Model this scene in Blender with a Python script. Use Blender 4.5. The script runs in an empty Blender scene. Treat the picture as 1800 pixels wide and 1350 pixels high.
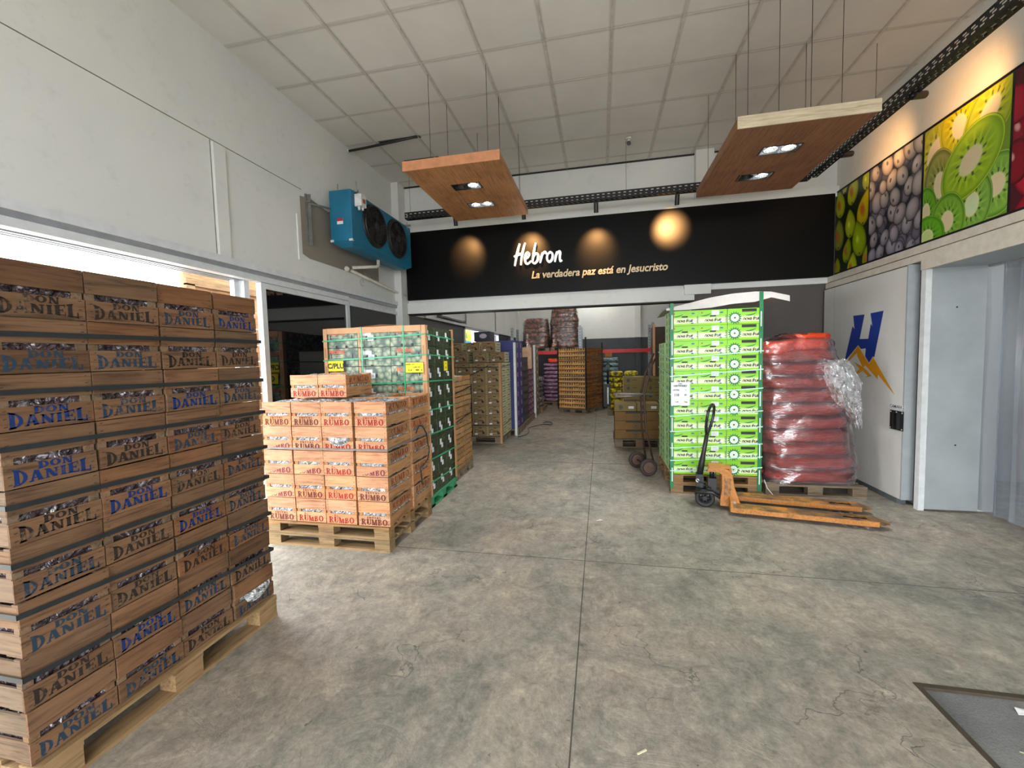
import bpy, math, random
from mathutils import Vector, Matrix, noise
random.seed(7)
R=math.radians; PI=math.pi
S=bpy.context.scene; COL=S.collection
# ------------------------------------------------------------------ camera
cd=bpy.data.cameras.new('camera'); cam=bpy.data.objects.new('camera',cd); COL.objects.link(cam); S.camera=cam
cr=Vector((0.97815245,0.20646267,-0.02430964)); cu=Vector((0.01106638,0.06505797,0.99782012)); cf=Vector((-0.20759414,0.97628921,-0.06135182))
cam.matrix_world=Matrix(((cr.x,cu.x,-cf.x,0),(cr.y,cu.y,-cf.y,0),(cr.z,cu.z,-cf.z,1.6),(0,0,0,1)))
cd.sensor_fit='HORIZONTAL'; cd.sensor_width=36; cd.lens=737.6/1800*36; cd.clip_start=.03; cd.clip_end=200
# ------------------------------------------------------------------ world, daylight, exposure
W=bpy.data.worlds.new('daylight'); S.world=W; W.use_nodes=True
bg=W.node_tree.nodes['Background']; bg.inputs[0].default_value=(.92,.96,1,1); bg.inputs[1].default_value=4.2
S.view_settings.view_transform='Standard'; S.view_settings.look='None'; S.view_settings.exposure=1.62; S.view_settings.gamma=1
try: S.view_settings.use_curve_mapping=False
except Exception: pass
def area(name,loc,rot,sx,sy,power=0,col=(1,1,1),portal=False):
    l=bpy.data.lights.new(name,'AREA'); l.shape='RECTANGLE'; l.size=sx; l.size_y=sy; l.energy=power; l.color=col
    if portal: l.cycles.is_portal=True
    o=bpy.data.objects.new(name,l); COL.objects.link(o); o.location=loc; o.rotation_euler=rot; return o
area('front_gate_daylight',(0.4,-2.95,1.65),(R(90),0,0),4.6,3.3,1,portal=True)
area('side_door_daylight',(-3.36,1.6,1.2),(0,R(-90),0),2.4,3.8,1,portal=True)
def spot(name,loc,target,power,col,size,blend=.6,rad=.03):
    l=bpy.data.lights.new(name,'SPOT'); l.energy=power; l.color=col; l.spot_size=size; l.spot_blend=blend; l.shadow_soft_size=rad
    o=bpy.data.objects.new(name,l); COL.objects.link(o); o.location=loc
    o.rotation_euler=(Vector(target)-Vector(loc)).to_track_quat('-Z','Y').to_euler(); return o
# ------------------------------------------------------------------ materials
def lin(c):
    return tuple(((x/12.92) if x<=.04045 else ((x+.055)/1.055)**2.4) for x in c)
def hx(s): return lin(tuple(int(s[i:i+2],16)/255 for i in (0,2,4)))
MATS={}
class NT:
    def __init__(s,name):
        m=bpy.data.materials.new(name); m.use_nodes=True; s.m=m; s.nt=m.node_tree; s.n=s.nt.nodes; s.b=s.n['Principled BSDF']
    def add(s,t,**k):
        n=s.n.new(t)
        for a,v in k.items():
            if a in n.inputs: n.inputs[a].default_value=v
            else: setattr(n,a,v)
        return n
    def ln(s,a,b): s.nt.links.new(a,b)
    def coord(s,scale=(1,1,1),rnd=True,kind='Object'):
        tc=s.add('ShaderNodeTexCoord'); mp=s.add('ShaderNodeMapping'); mp.inputs['Scale'].default_value=scale
        s.ln(tc.outputs[kind],mp.inputs[0])
        if rnd:
            oi=s.add('ShaderNodeObjectInfo'); v=s.add('ShaderNodeVectorMath',operation='SCALE'); v.inputs[0].default_value=(37,53,71)
            s.ln(oi.outputs['Random'],v.inputs['Scale']); s.ln(v.outputs[0],mp.inputs['Location'])
        return mp.outputs[0]
    def noise(s,vec,scale,detail=4,rough=.6,dist=0):
        n=s.add('ShaderNodeTexNoise'); n.inputs['Scale'].default_value=scale; n.inputs['Detail'].default_value=detail; n.inputs['Roughness'].default_value=rough; n.inputs['Distortion'].default_value=dist
        s.ln(vec,n.inputs['Vector']); return n.outputs['Fac']
    def ramp(s,fac,stops,interp='LINEAR'):
        r=s.add('ShaderNodeValToRGB'); e=r.color_ramp.elements; r.color_ramp.interpolation=interp
        while len(e)<len(stops): e.new(.5)
        for i,(p,c) in enumerate(stops): e[i].position=p; e[i].color=(c[0],c[1],c[2],1)
        s.ln(fac,r.inputs[0]); return r.outputs[0]
    def mix(s,fac,a,b,mode='MIX'):
        n=s.add('ShaderNodeMix',data_type='RGBA',blend_type=mode)
        for inp,v in ((0,fac),(6,a),(7,b)):
            if hasattr(v,'links'): s.ln(v,n.inputs[inp])
            else: n.inputs[inp].default_value=v if inp==0 else (v[0],v[1],v[2],1)
        return n.outputs[2]
    def bump(s,h,strength=.3,dist=.01):
        b=s.add('ShaderNodeBump'); b.inputs['Strength'].default_value=strength; b.inputs['Distance'].default_value=dist
        s.ln(h,b.inputs['Height']); s.ln(b.outputs[0],s.b.inputs['Normal'])
    def set(s,**k):
        for a,v in k.items():
            a={'rough':'Roughness','metal':'Metallic','spec':'Specular IOR Level','alpha':'Alpha','coat':'Coat Weight'}.get(a,a)
            s.b.inputs[a].default_value=v
        return s
    def col(s,c):
        if hasattr(c,'links'): s.ln(c,s.b.inputs['Base Color'])
        else: s.b.inputs['Base Color'].default_value=(c[0],c[1],c[2],1)
def M(name,c,rough=.6,metal=0,var=.12,nscale=12,spec=.5,bump=0,stretch=(1,1,1)):
    """plain painted / plastic / metal surface with slight noise variation"""
    if name in MATS: return MATS[name]
    t=NT(name); v=t.coord(stretch); f=t.noise(v,nscale)
    d=tuple(x*(1-var*2) for x in c); l=tuple(min(1,x*(1+var)) for x in c)
    t.col(t.ramp(f,[(.3,d),(.7,l)])); t.set(rough=rough,metal=metal,spec=spec)
    if bump: t.bump(f,bump,.01)
    MATS[name]=t.m; return t.m
def wood(name,base,dark,along='x',rv=.35,rough=.75):
    t=NT(name); sc={'x':(3,45,45),'y':(45,3,45),'z':(45,45,3)}[along]
    v=t.coord(sc); g=t.noise(v,1.2,5,.65,.6)
    v2=t.coord((3,3,3)); st=t.noise(v2,1.5,3,.5)
    c=t.ramp(g,[(.25,dark),(.5,base),(.75,tuple(min(1,x*1.25) for x in base))])
    oi=t.add('ShaderNodeObjectInfo')
    tint=t.ramp(oi.outputs['Random'],[(0,(1-rv,1-rv*1.15,1-rv*1.3)),(.3,(1.0,.95,.9)),(.55,(.8,.82,.82)),(.8,(1.08,.98,.9)),(1,(1.0,.78,.6))])
    c=t.mix(1,c,tint,'MULTIPLY')
    s2=t.ramp(st,[(.3,(.55,.5,.48)),(.55,(1,1,1))])
    c=t.mix(.5,c,s2,'MULTIPLY'); t.col(c); t.set(rough=rough,spec=.25); t.bump(g,.35,.002)
    MATS[name]=t.m; return t.m
def stencil(name,ink,worn=.5,under=(.45,.3,.18)):
    """ink stencilled on wood: patchy where the slat shows through"""
    t=NT(name); v=t.coord((1,1,1)); f=t.noise(v,60,4,.7); g=t.noise(v,14,2,.5)
    m=t.add('ShaderNodeMath',operation='ADD'); t.ln(f,m.inputs[0]); t.ln(g,m.inputs[1])
    c=t.ramp(m.outputs[0],[(max(0,worn-.12),under),(worn+.10,ink)]); t.col(c); t.set(rough=.8,spec=.2)
    # ramp works on (sum)/1, keep in range
    m2=t.add('ShaderNodeMath',operation='MULTIPLY'); 
    MATS[name]=t.m; return t.m
def foil(name,stops,scale=30,rough=.2,metal=.0,bmp=.9):
    t=NT(name); v=t.coord((1,1,1)); f=t.noise(v,scale,5,.75,1.2); w=t.noise(v,scale*.4,3,.6,2)
    t.col(t.ramp(f,stops)); t.set(rough=rough,metal=metal,spec=.8); t.bump(w,bmp,.02); MATS[name]=t.m; return t.m
wood_dd=wood('weathered crate wood',hx('775b44'),hx('3e2c20'),'x',.38)
wood_dd_side=wood('weathered crate side wood',hx('7c6854'),hx('4a3a2e'),'y')
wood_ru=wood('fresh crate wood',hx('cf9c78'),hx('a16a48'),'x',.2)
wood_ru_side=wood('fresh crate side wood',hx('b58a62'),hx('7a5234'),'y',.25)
wood_pal=wood('pallet wood',hx('957c5a'),hx('5c4830'),'x',.25)
wood_pal_dark=wood('old grey pallet wood',hx('857765'),hx('4d4438'),'x',.3)
wood_dark_side=wood('brown crate wood',hx('b08a5c'),hx('6e4d2c'),'y',.3)  # plain brown wood of the narrow crate stack
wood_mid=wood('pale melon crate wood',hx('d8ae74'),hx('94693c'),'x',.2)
wood_mid_side=wood('shade darkened melon crate wood',hx('94632f'),hx('4f3016'),'y',.4)  # melon crate sides coloured darker to stand for their shaded side
ink_blue=stencil('strong blue stencil ink',hx('173064'),.76,hx('6a5848'))
ink_mid=stencil('greyed blue stencil ink',hx('283848'),.82,hx('75604c'))
ink_fade=stencil('faded dark stencil ink',hx('2e2621'),.84,hx('75604c'))
ink_red=stencil('red stencil ink',hx('98342f'),.64,hx('d3986c'))
ink_brown=stencil('brown stencil ink',hx('6a3a30'),.66,hx('d3986c'))
ink_purple=stencil('purple stencil ink',hx('7c3c46'),.68,hx('d3986c'))
film_dark=foil('dark plastic liner',[(.35,(.012,.008,.012)),(.55,(.07,.045,.05)),(.68,(.5,.46,.5))],26,.15)
film_silver=foil('silver plastic liner',[(.35,(.03,.035,.04)),(.5,(.3,.32,.33)),(.62,(.85,.86,.85))],34,.2)
black_strap=M('black strapping',(.018,.022,.026),.4)
grey_strap=M('grey strapping',(.2,.2,.21),.5)
green_strap=M('green strapping',hx('3fae7a'),.35)
pale_strap=M('pale green strapping',hx('c2efd6'),.35)
white_plastic=M('white plastic',(.75,.75,.73),.4)
black_plastic=M('black plastic',(.014,.014,.015),.4)
steel=M('bare steel',(.45,.45,.46),.35,.8)
paper=M('white paper',(.78,.8,.83),.7,var=.05)
ink_black=M('black ink',(.02,.02,.025),.6)
yellow_paper=M('yellow paper',hx('f2e21e'),.6,var=.04)
white_paint=M('white painted metal',(.72,.74,.74),.45,var=.06)
# ------------------------------------------------------------------ mesh builder
class MB:
    def __init__(s): s.v=[]; s.f=[]; s.mi=[]; s.mats=[]; s.smooth=[]; s.c=None; s.cols=[]
    def mat(s,m):
        if m not in s.mats: s.mats.append(m)
        s.cur=s.mats.index(m); return s
    def face(s,idx,sm=False): s.f.append(idx); s.mi.append(getattr(s,'cur',0)); s.smooth.append(sm)
    def quad(s,*p):
        b=len(s.v); s.v+= [tuple(q) for q in p]; s.face(tuple(range(b,b+len(p))))
    poly=lambda s,pts: s.quad(*pts)
    def box(s,x0,x1,y0,y1,z0,z1,M4=None,jit=0):
        b=len(s.v); P=[(x,y,z) for z in (z0,z1) for y in (y0,y1) for x in (x0,x1)]
        if jit: P=[tuple(c+random.uniform(-jit,jit) for c in p) for p in P]
        if M4: P=[tuple(M4@Vector(p)) for p in P]
        s.v+=P
        for q in ((0,2,3,1),(4,5,7,6),(0,1,5,4),(2,6,7,3),(0,4,6,2),(1,3,7,5)): s.face(tuple(b+i for i in q))
        return s
    def tube(s,path,r,n=8,cap=True,closed=False):
        path=[Vector(p) for p in path]; L=len(path); b=len(s.v); rr=r if isinstance(r,(list,tuple)) else [r]*L
        up=None
        for i,p in enumerate(path):
            if closed: t=(path[(i+1)%L]-path[i-1]).normalized()
            else: t=(path[min(i+1,L-1)]-path[max(i-1,0)]).normalized()
            if up is None: up=Vector((0,0,1)) if abs(t.z)<.9 else Vector((1,0,0))
            a=t.cross(up).normalized(); c=a.cross(t).normalized(); up=c
            for k in range(n):
                w=2*PI*k/n; s.v.append(tuple(p+a*math.cos(w)*rr[i]+c*math.sin(w)*rr[i]))
        for i in range(L if closed else L-1):
            j=(i+1)%L
            for k in range(n): s.face((b+i*n+k,b+i*n+(k+1)%n,b+j*n+(k+1)%n,b+j*n+k),True)
        if cap and not closed:
            s.face(tuple(b+k for k in range(n))[::-1]); s.face(tuple(b+(L-1)*n+k for k in range(n)))
        return s
    def disc(s,p,axis,r,h,n=24,r2=None):
        """short cylinder / ring from p along axis"""
        p=Vector(p); ax=Vector(axis).normalized(); s.tube([p,p+ax*h],[r,r if r2 is None else r2],n); return s
    def strip(s,pts,w,z=0):
        """flat brush stroke in the x-z plane (y=0)"""
        L=len(pts); ww=w if isinstance(w,(list,tuple)) else [w]*L; b=len(s.v)
        for i in range(L):
            a=pts[max(i-1,0)]; c=pts[min(i+1,L-1)]; dx,dz=c[0]-a[0],c[1]-a[1]; l=math.hypot(dx,dz) or 1
            nx,nz=-dz/l*ww[i]/2,dx/l*ww[i]/2
            s.v+=[(pts[i][0]-nx,z,pts[i][1]-nz),(pts[i][0]+nx,z,pts[i][1]+nz)]
        for i in range(L-1): s.face((b+2*i,b+2*i+2,b+2*i+3,b+2*i+1))
    def xf(s,M4,start=0):
        for i in range(start,len(s.v)): s.v[i]=tuple(M4@Vector(s.v[i]))
        return s
    def mesh(s,name):
        me=bpy.data.meshes.new(name); me.from_pydata(s.v,[],s.f)
        for m in s.mats: me.materials.append(m)
        me.polygons.foreach_set('material_index',s.mi); me.polygons.foreach_set('use_smooth',s.smooth)
        if s.cols:
            a=me.color_attributes.new('Col','FLOAT_COLOR','POINT')
            for i,c in enumerate(s.cols): a.data[i].color=(c[0],c[1],c[2],1)
        me.update(); return me
def ob(name,data,parent=None,loc=(0,0,0),rz=0):
    if isinstance(data,MB): data=data.mesh(name)
    o=bpy.data.objects.new(name,data); COL.objects.link(o); o.location=loc; o.rotation_euler=(0,0,rz)
    if parent: o.parent=parent
    return o
def tag(o,label,cat,group=None,kind=None):
    o['label']=label; o['category']=cat
    if group: o['group']=group
    if kind: o['kind']=kind
    return o
def struct(name,mb): o=ob(name,mb); o['kind']='structure'; return o
def thing(name,label,cat,loc=(0,0,0),rz=0,group=None):
    o=bpy.data.objects.new(name,None); COL.objects.link(o); o.location=loc; o.rotation_euler=(0,0,rz); o.empty_display_size=.05
    return tag(o,label,cat,group)
class Proto:
    """a kind of thing: (part name, mesh, [sub parts]); put() links a copy with its own part objects"""
    def __init__(s,name,cat,parts): s.name=name; s.cat=cat; s.parts=parts; s.first=None
    def put(s,label,loc,rz=0,group=None,tilt=(0,0),skip=()):
        r=thing(s.name,label,s.cat,loc,rz,group); r.rotation_euler=(tilt[0],tilt[1],rz)
        def rec(lst,par):
            for it in lst:
                if it[0] in skip: continue
                o=bpy.data.objects.new(it[0],it[1]); COL.objects.link(o); o.parent=par
                if len(it)>2 and it[2]: rec(it[2],o)
                if len(it)>3: o['label']=it[3]
        rec(s.parts,r); return r
def bevel(o,w=.004,seg=2):
    m=o.modifiers.new('bevel','BEVEL'); m.width=w; m.segments=seg; m.limit_method='ANGLE'; return o
ORD=['top','second','third','fourth','fifth','sixth','seventh','eighth','ninth','tenth','eleventh','twelfth','thirteenth','fourteenth','fifteenth']
def tier(i,n):
    return 'topmost tier' if i==0 else ('bottom tier' if i==n-1 else ORD[i]+' tier down')
# ------------------------------------------------------------------ lettering
def ell(cx,cz,rx,rz,a0,a1,n=14): return [(cx+rx*math.cos(a0+(a1-a0)*i/n),cz+rz*math.sin(a0+(a1-a0)*i/n)) for i in range(n+1)]
def ring(mb,cx,cz,RX,RZ,rx,rz,a0,a1,n=16,y=0):
    o=ell(cx,cz,RX,RZ,a0,a1,n); i_=ell(cx,cz,rx,rz,a0,a1,n); b=len(mb.v)
    for p,q in zip(o,i_): mb.v+=[(p[0],y,p[1]),(q[0],y,q[1])]
    for k in range(n): mb.face((b+2*k,b+2*k+1,b+2*k+3,b+2*k+2))
def rc(mb,x0,x1,z0,z1):
    n=4
    for i in range(n):
        a=x0+(x1-x0)*i/n; c=x0+(x1-x0)*(i+1)/n
        mb.quad((a,0,z0),(c,0,z0),(c,0,z1),(a,0,z1))
def ln_(mb,x0,z0,x1,z1,w,n=4):
    """slanted stem with level ends"""
    for i in range(n):
        a=i/n; b=(i+1)/n
        xa,za,xb,zb=x0+(x1-x0)*a,z0+(z1-z0)*a,x0+(x1-x0)*b,z0+(z1-z0)*b
        mb.quad((xa-w/2,0,za),(xa+w/2,0,za),(xb+w/2,0,zb),(xb-w/2,0,zb))
def glyph(mb,ch):
    T,t,sf=.33,.13,.11
    def stem(x,w=T,z0=0,z1=1,s=True):
        rc(mb,x,x+w,z0,z1)
        if s:
            if z0==0: rc(mb,x-.07,x+w+.07,0,sf)
            if z1==1: rc(mb,x-.07,x+w+.07,1-sf,1)
    if ch=='D': stem(.1); ring(mb,.34,.5,.62,.5,.34,.40,-PI/2,PI/2)
    elif ch=='O' or ch=='Q': ring(mb,.5,.5,.5,.5,.19,.37,0,2*PI,24)
    elif ch=='A': ln_(mb,.18,0,.45,1,.15); ln_(mb,.78,0,.52,1,.32); rc(mb,.25,.7,.27,.37); rc(mb,0,.32,0,sf); rc(mb,.58,1,0,sf)
    elif ch=='N': rc(mb,.12,.27,0,1); rc(mb,.75,.90,0,1); ln_(mb,.74,0,.24,1,.32); rc(mb,.02,.34,0,sf); rc(mb,0,.3,1-sf,1); rc(mb,.66,1,1-sf,1)
    elif ch=='I': stem(.12,.28)
    elif ch=='E': stem(.08); rc(mb,.1,.85,0,sf+.02); rc(mb,.1,.82,.9,1); rc(mb,.3,.66,.46,.56); rc(mb,.78,.86,0,.3); rc(mb,.74,.82,.72,1); rc(mb,.6,.67,.38,.64)
    elif ch=='L': stem(.08); rc(mb,.1,.85,0,.12); rc(mb,.76,.87,0,.38)
    elif ch=='F': stem(.08); rc(mb,.1,.82,.89,1); rc(mb,.3,.64,.45,.56); rc(mb,.74,.82,.7,1)
    elif ch=='R': stem(.08); ring(mb,.34,.73,.48,.27,.24,.17,-PI/2,PI/2); ln_(mb,.82,0,.48,.5,.26); rc(mb,.7,1,0,sf)
    elif ch=='U': stem(.1,T,.3,1); rc(mb,.1,.1+T,.3,.5); rc(mb,.74,.88,.3,1); rc(mb,.68,.96,1-sf,1); ring(mb,.48,.34,.38,.34,.20,.22,PI,2*PI)
    elif ch=='M': rc(mb,.08,.22,0,1); rc(mb,.76,1.04,0,1); ln_(mb,.52,0,.2,1,.28); ln_(mb,.52,0,.84,1,.15); rc(mb,0,.3,0,sf); rc(mb,.7,1.1,0,sf); rc(mb,0,.2,1-sf,1); rc(mb,.84,1.1,1-sf,1)
    elif ch=='B': stem(.08); ring(mb,.34,.74,.42,.26,.2,.17,-PI/2,PI/2); ring(mb,.34,.27,.5,.27,.26,.18,-PI/2,PI/2)
    elif ch=='T': stem(.34,.26,0,1,False); rc(mb,.24,.7,0,sf); rc(mb,.02,.92,.88,1); rc(mb,.0,.09,.68,1); rc(mb,.86,.95,.68,1)
    elif ch=='P': stem(.08); ring(mb,.34,.71,.5,.29,.26,.18,-PI/2,PI/2)
    elif ch=='S': mb.strip(ell(.46,.73,.3,.2,R(40),R(250),10)+ell(.46,.27,.32,.2,R(80),R(-130),10)[1:],[.12]*4+[.2]*14+[.12]*3)
GW={'D':1.0,'O':1.05,'A':1.02,'N':1.04,'I':.56,'E':.92,'L':.92,'R':1.0,'U':1.0,'M':1.16,'B':.94,'F':.88,'T':.96,'P':.9,'S':.82,'Q':1.05,' ':.5}
def word(mb,text,x0,x1,zf,zt):
    """serif word between x0..x1; zf(u), zt(u): bottom and top at u in 0..1"""
    tot=sum(GW[c] for c in text); x=0
    for c in text:
        st=len(mb.v); glyph(mb,c)
        for i in range(st,len(mb.v)):
            vx,vy,vz=mb.v[i]; u=(x+vx*.97)/tot; X=x0+(x1-x0)*u; b=zf(u); tp=zt(u); mb.v[i]=(X,vy,b+(tp-b)*vz)
        x+=GW[c]
FONTCACHE={}
def text_mesh(txt,size,mat,extrude=0,offset=0,shear=0,align='CENTER',space=1.0):
    """sans text standing in the x-z plane, readable from -y"""
    c=bpy.data.curves.new('text','FONT'); c.body=txt; c.size=size; c.extrude=extrude; c.offset=offset; c.shear=shear; c.align_x=align; c.align_y='CENTER'; c.space_character=space; c.resolution_u=3
    o=bpy.data.objects.new('t',c); COL.objects.link(o); dg=bpy.context.evaluated_depsgraph_get(); dg.update()
    me=bpy.data.meshes.new_from_object(o.evaluated_get(dg)); bpy.data.objects.remove(o); bpy.data.curves.remove(c)
    me.transform(Matrix.Rotation(R(90),4,'X')); me.materials.clear(); me.materials.append(mat); return me
# ================================================================== SETTING
XL,XR,ZC=-3.27,3.15,4.455
# floor
t=NT('worn concrete floor'); v=t.coord((1,1,1),False)
n1=t.noise(v,.55,5,.6,.6); n2=t.noise(v,4.5,9,.74,1.0); n3=t.noise(v,1.7,9,.68,1.8); n4=t.noise(v,45,6,.75); n5=t.noise(v,1.1,7,.7,.9); n6=t.noise(v,9,6,.7,2.2)
c=t.ramp(n1,[(.32,hx('747569')),(.5,hx('857f73')),(.66,hx('988a7a'))])
c=t.mix(.55,c,t.ramp(n2,[(.30,hx('5f5e56')),(.46,hx('827d72')),(.56,hx('8f897c')),(.70,hx('b0a692'))]))
c=t.mix(.7,c,t.ramp(n5,[(.36,(.56,.60,.59)),(.46,(.88,.90,.89)),(.56,(1.06,1.02,.97)),(.66,(1.25,1.18,1.07))]),'MULTIPLY')
c=t.mix(.5,c,t.ramp(n3,[(.34,(.50,.50,.49)),(.43,(.88,.88,.87)),(.455,(1.12,1.1,1.06)),(.48,(.98,.98,.97)),(.60,(1.02,1.02,1.0)),(.63,(1.16,1.12,1.04))]),'MULTIPLY')
c=t.mix(.5,c,t.ramp(n6,[(.40,(.78,.78,.76)),(.48,(1,1,1)),(.495,(.72,.71,.68)),(.51,(1.02,1.02,1)),(.7,(1.1,1.08,1.04))]),'MULTIPLY')
c=t.mix(.5,c,t.ramp(n4,[(.30,(.55,.55,.53)),(.5,(1,1,1)),(.72,(1.2,1.2,1.16))]),'MULTIPLY')
sp=t.noise(v,16,2,.5); c=t.mix(.7,c,t.ramp(sp,[(.245,(.28,.27,.25)),(.265,(1,1,1))]),'MULTIPLY')
vo=t.add('ShaderNodeTexVoronoi',feature='DISTANCE_TO_EDGE'); vo.inputs['Scale'].default_value=1.1
dn=t.add('ShaderNodeTexNoise'); dn.inputs['Scale'].default_value=3; dn.inputs['Detail'].default_value=6; t.ln(v,dn.inputs['Vector'])
vm=t.add('ShaderNodeVectorMath',operation='MULTIPLY_ADD'); vm.inputs[1].default_value=(.8,.8,.8); t.ln(dn.outputs['Color'],vm.inputs[0]); t.ln(v,vm.inputs[2]); t.ln(vm.outputs[0],vo.inputs['Vector'])
crk=t.ramp(vo.outputs['Distance'],[(.0,(.1,.1,.1)),(.008,(1,1,1))]); msk=t.ramp(t.noise(v,1.3,3,.5),[(.47,(1,1,1)),(.54,(0,0,0))])
ck=t.mix(msk,crk,(1,1,1)); c=t.mix(.6,c,ck,'MULTIPLY'); n7=t.noise(v,13,8,.8,.8); c=t.mix(.75,c,t.ramp(n7,[(.32,(.62,.61,.60)),(.46,(.93,.93,.93)),(.54,(1.04,1.04,1.04)),(.68,(1.32,1.30,1.26))]),'MULTIPLY')
v3=t.coord((1,.45,1),False); n8=t.noise(v3,7,7,.78,2.5); c=t.mix(.6,c,t.ramp(n8,[(.36,(.66,.67,.67)),(.455,(.96,.96,.96)),(.47,(.70,.69,.67)),(.485,(1,1,1)),(.62,(1.12,1.08,1.02))]),'MULTIPLY')
c=t.mix(1,c,(1.27,1.27,1.35),'MULTIPLY'); t.col(c)
rr=t.ramp(n2,[(.3,(.62,)*3),(.7,(.36,)*3)]); t.ln(rr,t.b.inputs['Roughness']); t.set(spec=.35)
bm=t.mix(.5,t.ramp(n3,[(.44,(0,0,0)),(.5,(1,1,1))]),n4); bm2=t.mix(1,bm,ck,'MULTIPLY'); t.bump(bm2,.4,.006); m_floor=t.m
t=NT('dark joint filler'); t.col(hx('4a4640')); t.set(rough=.9); m_joint=t.m
f=MB().mat(m_floor)
# pit for the rough mat at the right: floor is cut out there
f.box(-12,1.45,-6,16.6,-.1,0); f.box(1.45,3.6,2.27,16.6,-.1,0); f.box(1.45,3.6,-6,1.1,-.1,0); f.box(3.6,9,-6,7,-.1,0)
f.box(1.45,3.6,1.1,2.27,-.12,-.045)
struct('floor',f)
j=MB().mat(m_joint); 
def groove(x0,x1,y0,y1): j.box(x0,x1,y0,y1,-.001,.0012)
groove(-.142,-.136,-.2,16); groove(-2.9,3.05,3.238,3.243); groove(-2.5,2.6,6.30,6.308); groove(-1.6,2,9.3,9.306)
struct('trim_1',j)
t=NT('rough dark mat'); v=t.coord((1,1,1),False); n=t.noise(v,90,4,.8); n2=t.noise(v,3,3,.5)
t.col(t.mix(.6,t.ramp(n,[(.35,hx('3a3c3d')),(.65,hx('77797a'))]),t.ramp(n2,[(.3,(.15,.15,.15)),(.7,(.32,.31,.29))]))); t.bump(n,.8,.01); t.set(rough=.95)
mb=MB().mat(t.m); mb.box(1.475,3.3,1.15,2.245,-.045,-.012); o=ob('floor_mat',mb); tag(o,'rough dark grey mat lying in a recess of the concrete floor','mat')
mb=MB().mat(M('rusty edge steel',hx('4d4438'),.7,.4)); mb.box(1.45,3.3,2.245,2.27,-.045,.003); mb.box(1.445,1.47,1.1,2.27,-.045,.002); struct('trim_2',mb)
# walls
t=NT('white wall plaster'); v=t.coord((1,1,1),False); n=t.noise(v,.8,4,.5); n2=t.noise(v,9,6,.7)
c=t.ramp(n,[(.3,hx('d6d8d6')),(.7,hx('e4e4e0'))]); c=t.mix(.35,c,t.ramp(n2,[(.25,(.72,.71,.69)),(.45,(1,1,1))]),'MULTIPLY'); t.col(c); t.set(rough=.8,spec=.2); t.bump(n2,.12,.01); m_wall=t.m
m_grey=M('dark grey wall paint',hx('4a4a4c'),.75,var=.08,nscale=2)
m_greyroom=M('slate grey wall paint',hx('4b4f54'),.75,var=.1,nscale=2)
w=MB().mat(m_wall)
w.box(XL-.2,XL,-3,3.50,2.56,ZC+.1); w.box(XL-.2,XL,3.50,5.0,2.56,ZC+.1); w.box(XL-.2,XL,5.0,16.6,2.40,ZC+.1); w.box(XL-.2,XL,-3,-.3,0,2.56)
w.mat(m_grey).box(XL-.2,XL,4.99,9.86,0,2.40)
w.mat(m_greyroom).box(XL-.2,XL,9.86,13.4,0,1.95); w.box(XL-.2,XL,13.4,16.6,0,2.40)
struct('wall_left',w)
# grey-beige patch on the wall behind the blue unit
t=MB().mat(M('grey beige wall patch',hx('8f877c'),.85,var=.05,nscale=3)); x=XL+.002
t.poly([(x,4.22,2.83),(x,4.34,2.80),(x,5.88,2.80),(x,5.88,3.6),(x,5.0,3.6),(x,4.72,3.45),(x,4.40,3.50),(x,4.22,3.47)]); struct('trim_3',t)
# wall strips and seams
t=MB().mat(m_wall); t.box(XL,XL+.025,3.13,3.25,2.56,3.53); t.box(XL,XL+.012,4.15,4.17,2.75,3.25)
struct('trim_4',t)
t=MB().mat(M('grey wall seam',hx('7b7872'),.9)); t.box(XL,XL+.003,-.5,4.25,3.544,3.55); t.box(XL,XL+.003,3.118,3.124,2.56,3.54); struct('trim_5',t)  # thin grey seam lines on the left wall
# pillars
p=MB().mat(m_wall); p.box(XL,-3.15,6.38,6.62,0,ZC); p.box(1.34,1.58,6.50,6.62,3.80,ZC); struct('wall_pillar',p)
# back wall above the opening, sign beam, lintel, right part
b=MB().mat(m_wall); b.box(XL,3.15,6.62,6.82,2.55,ZC+.1); struct('wall_back_upper',b)
b=MB().mat(m_wall); b.box(-3.15,3.15,6.56,6.62,3.66,3.80); b.box(-3.18,1.34,6.58,6.80,2.38,2.55); b.box(1.2,1.56,6.56,6.62,2.46,2.60); b.box(1.3,3.15,6.6,6.8,2.52,2.6); struct('trim_6',b)
b=MB().mat(M('black lintel edge',(.01,.01,.01),.5)); b.box(-3.18,1.34,6.575,6.80,2.365,2.38); struct('trim_7',b)
b=MB().mat(M('brown grey wall paint',hx('55504d'),.7,var=.06,nscale=2)); b.box(1.34,3.15,6.62,6.82,0,2.53); struct('wall_back_right',b)
b=MB().mat(m_wall); b.box(XL-.2,3.3,16.5,16.7,2.27,ZC+.1); b.box(1.27,1.47,16.35,16.5,2.27,ZC); b.mat(m_greyroom).box(XL-.2,3.3,16.5,16.7,0,2.27); b.box(1.27,1.47,16.35,16.5,0,2.27); b.mat(m_wall).box(-3.27,-3.15,16.3,16.5,0,ZC); struct('wall_far',b)
b=MB().mat(m_wall); b.box(3.15,3.3,6.82,16.5,0,ZC+.1); struct('wall_right_rear',b)
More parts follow.
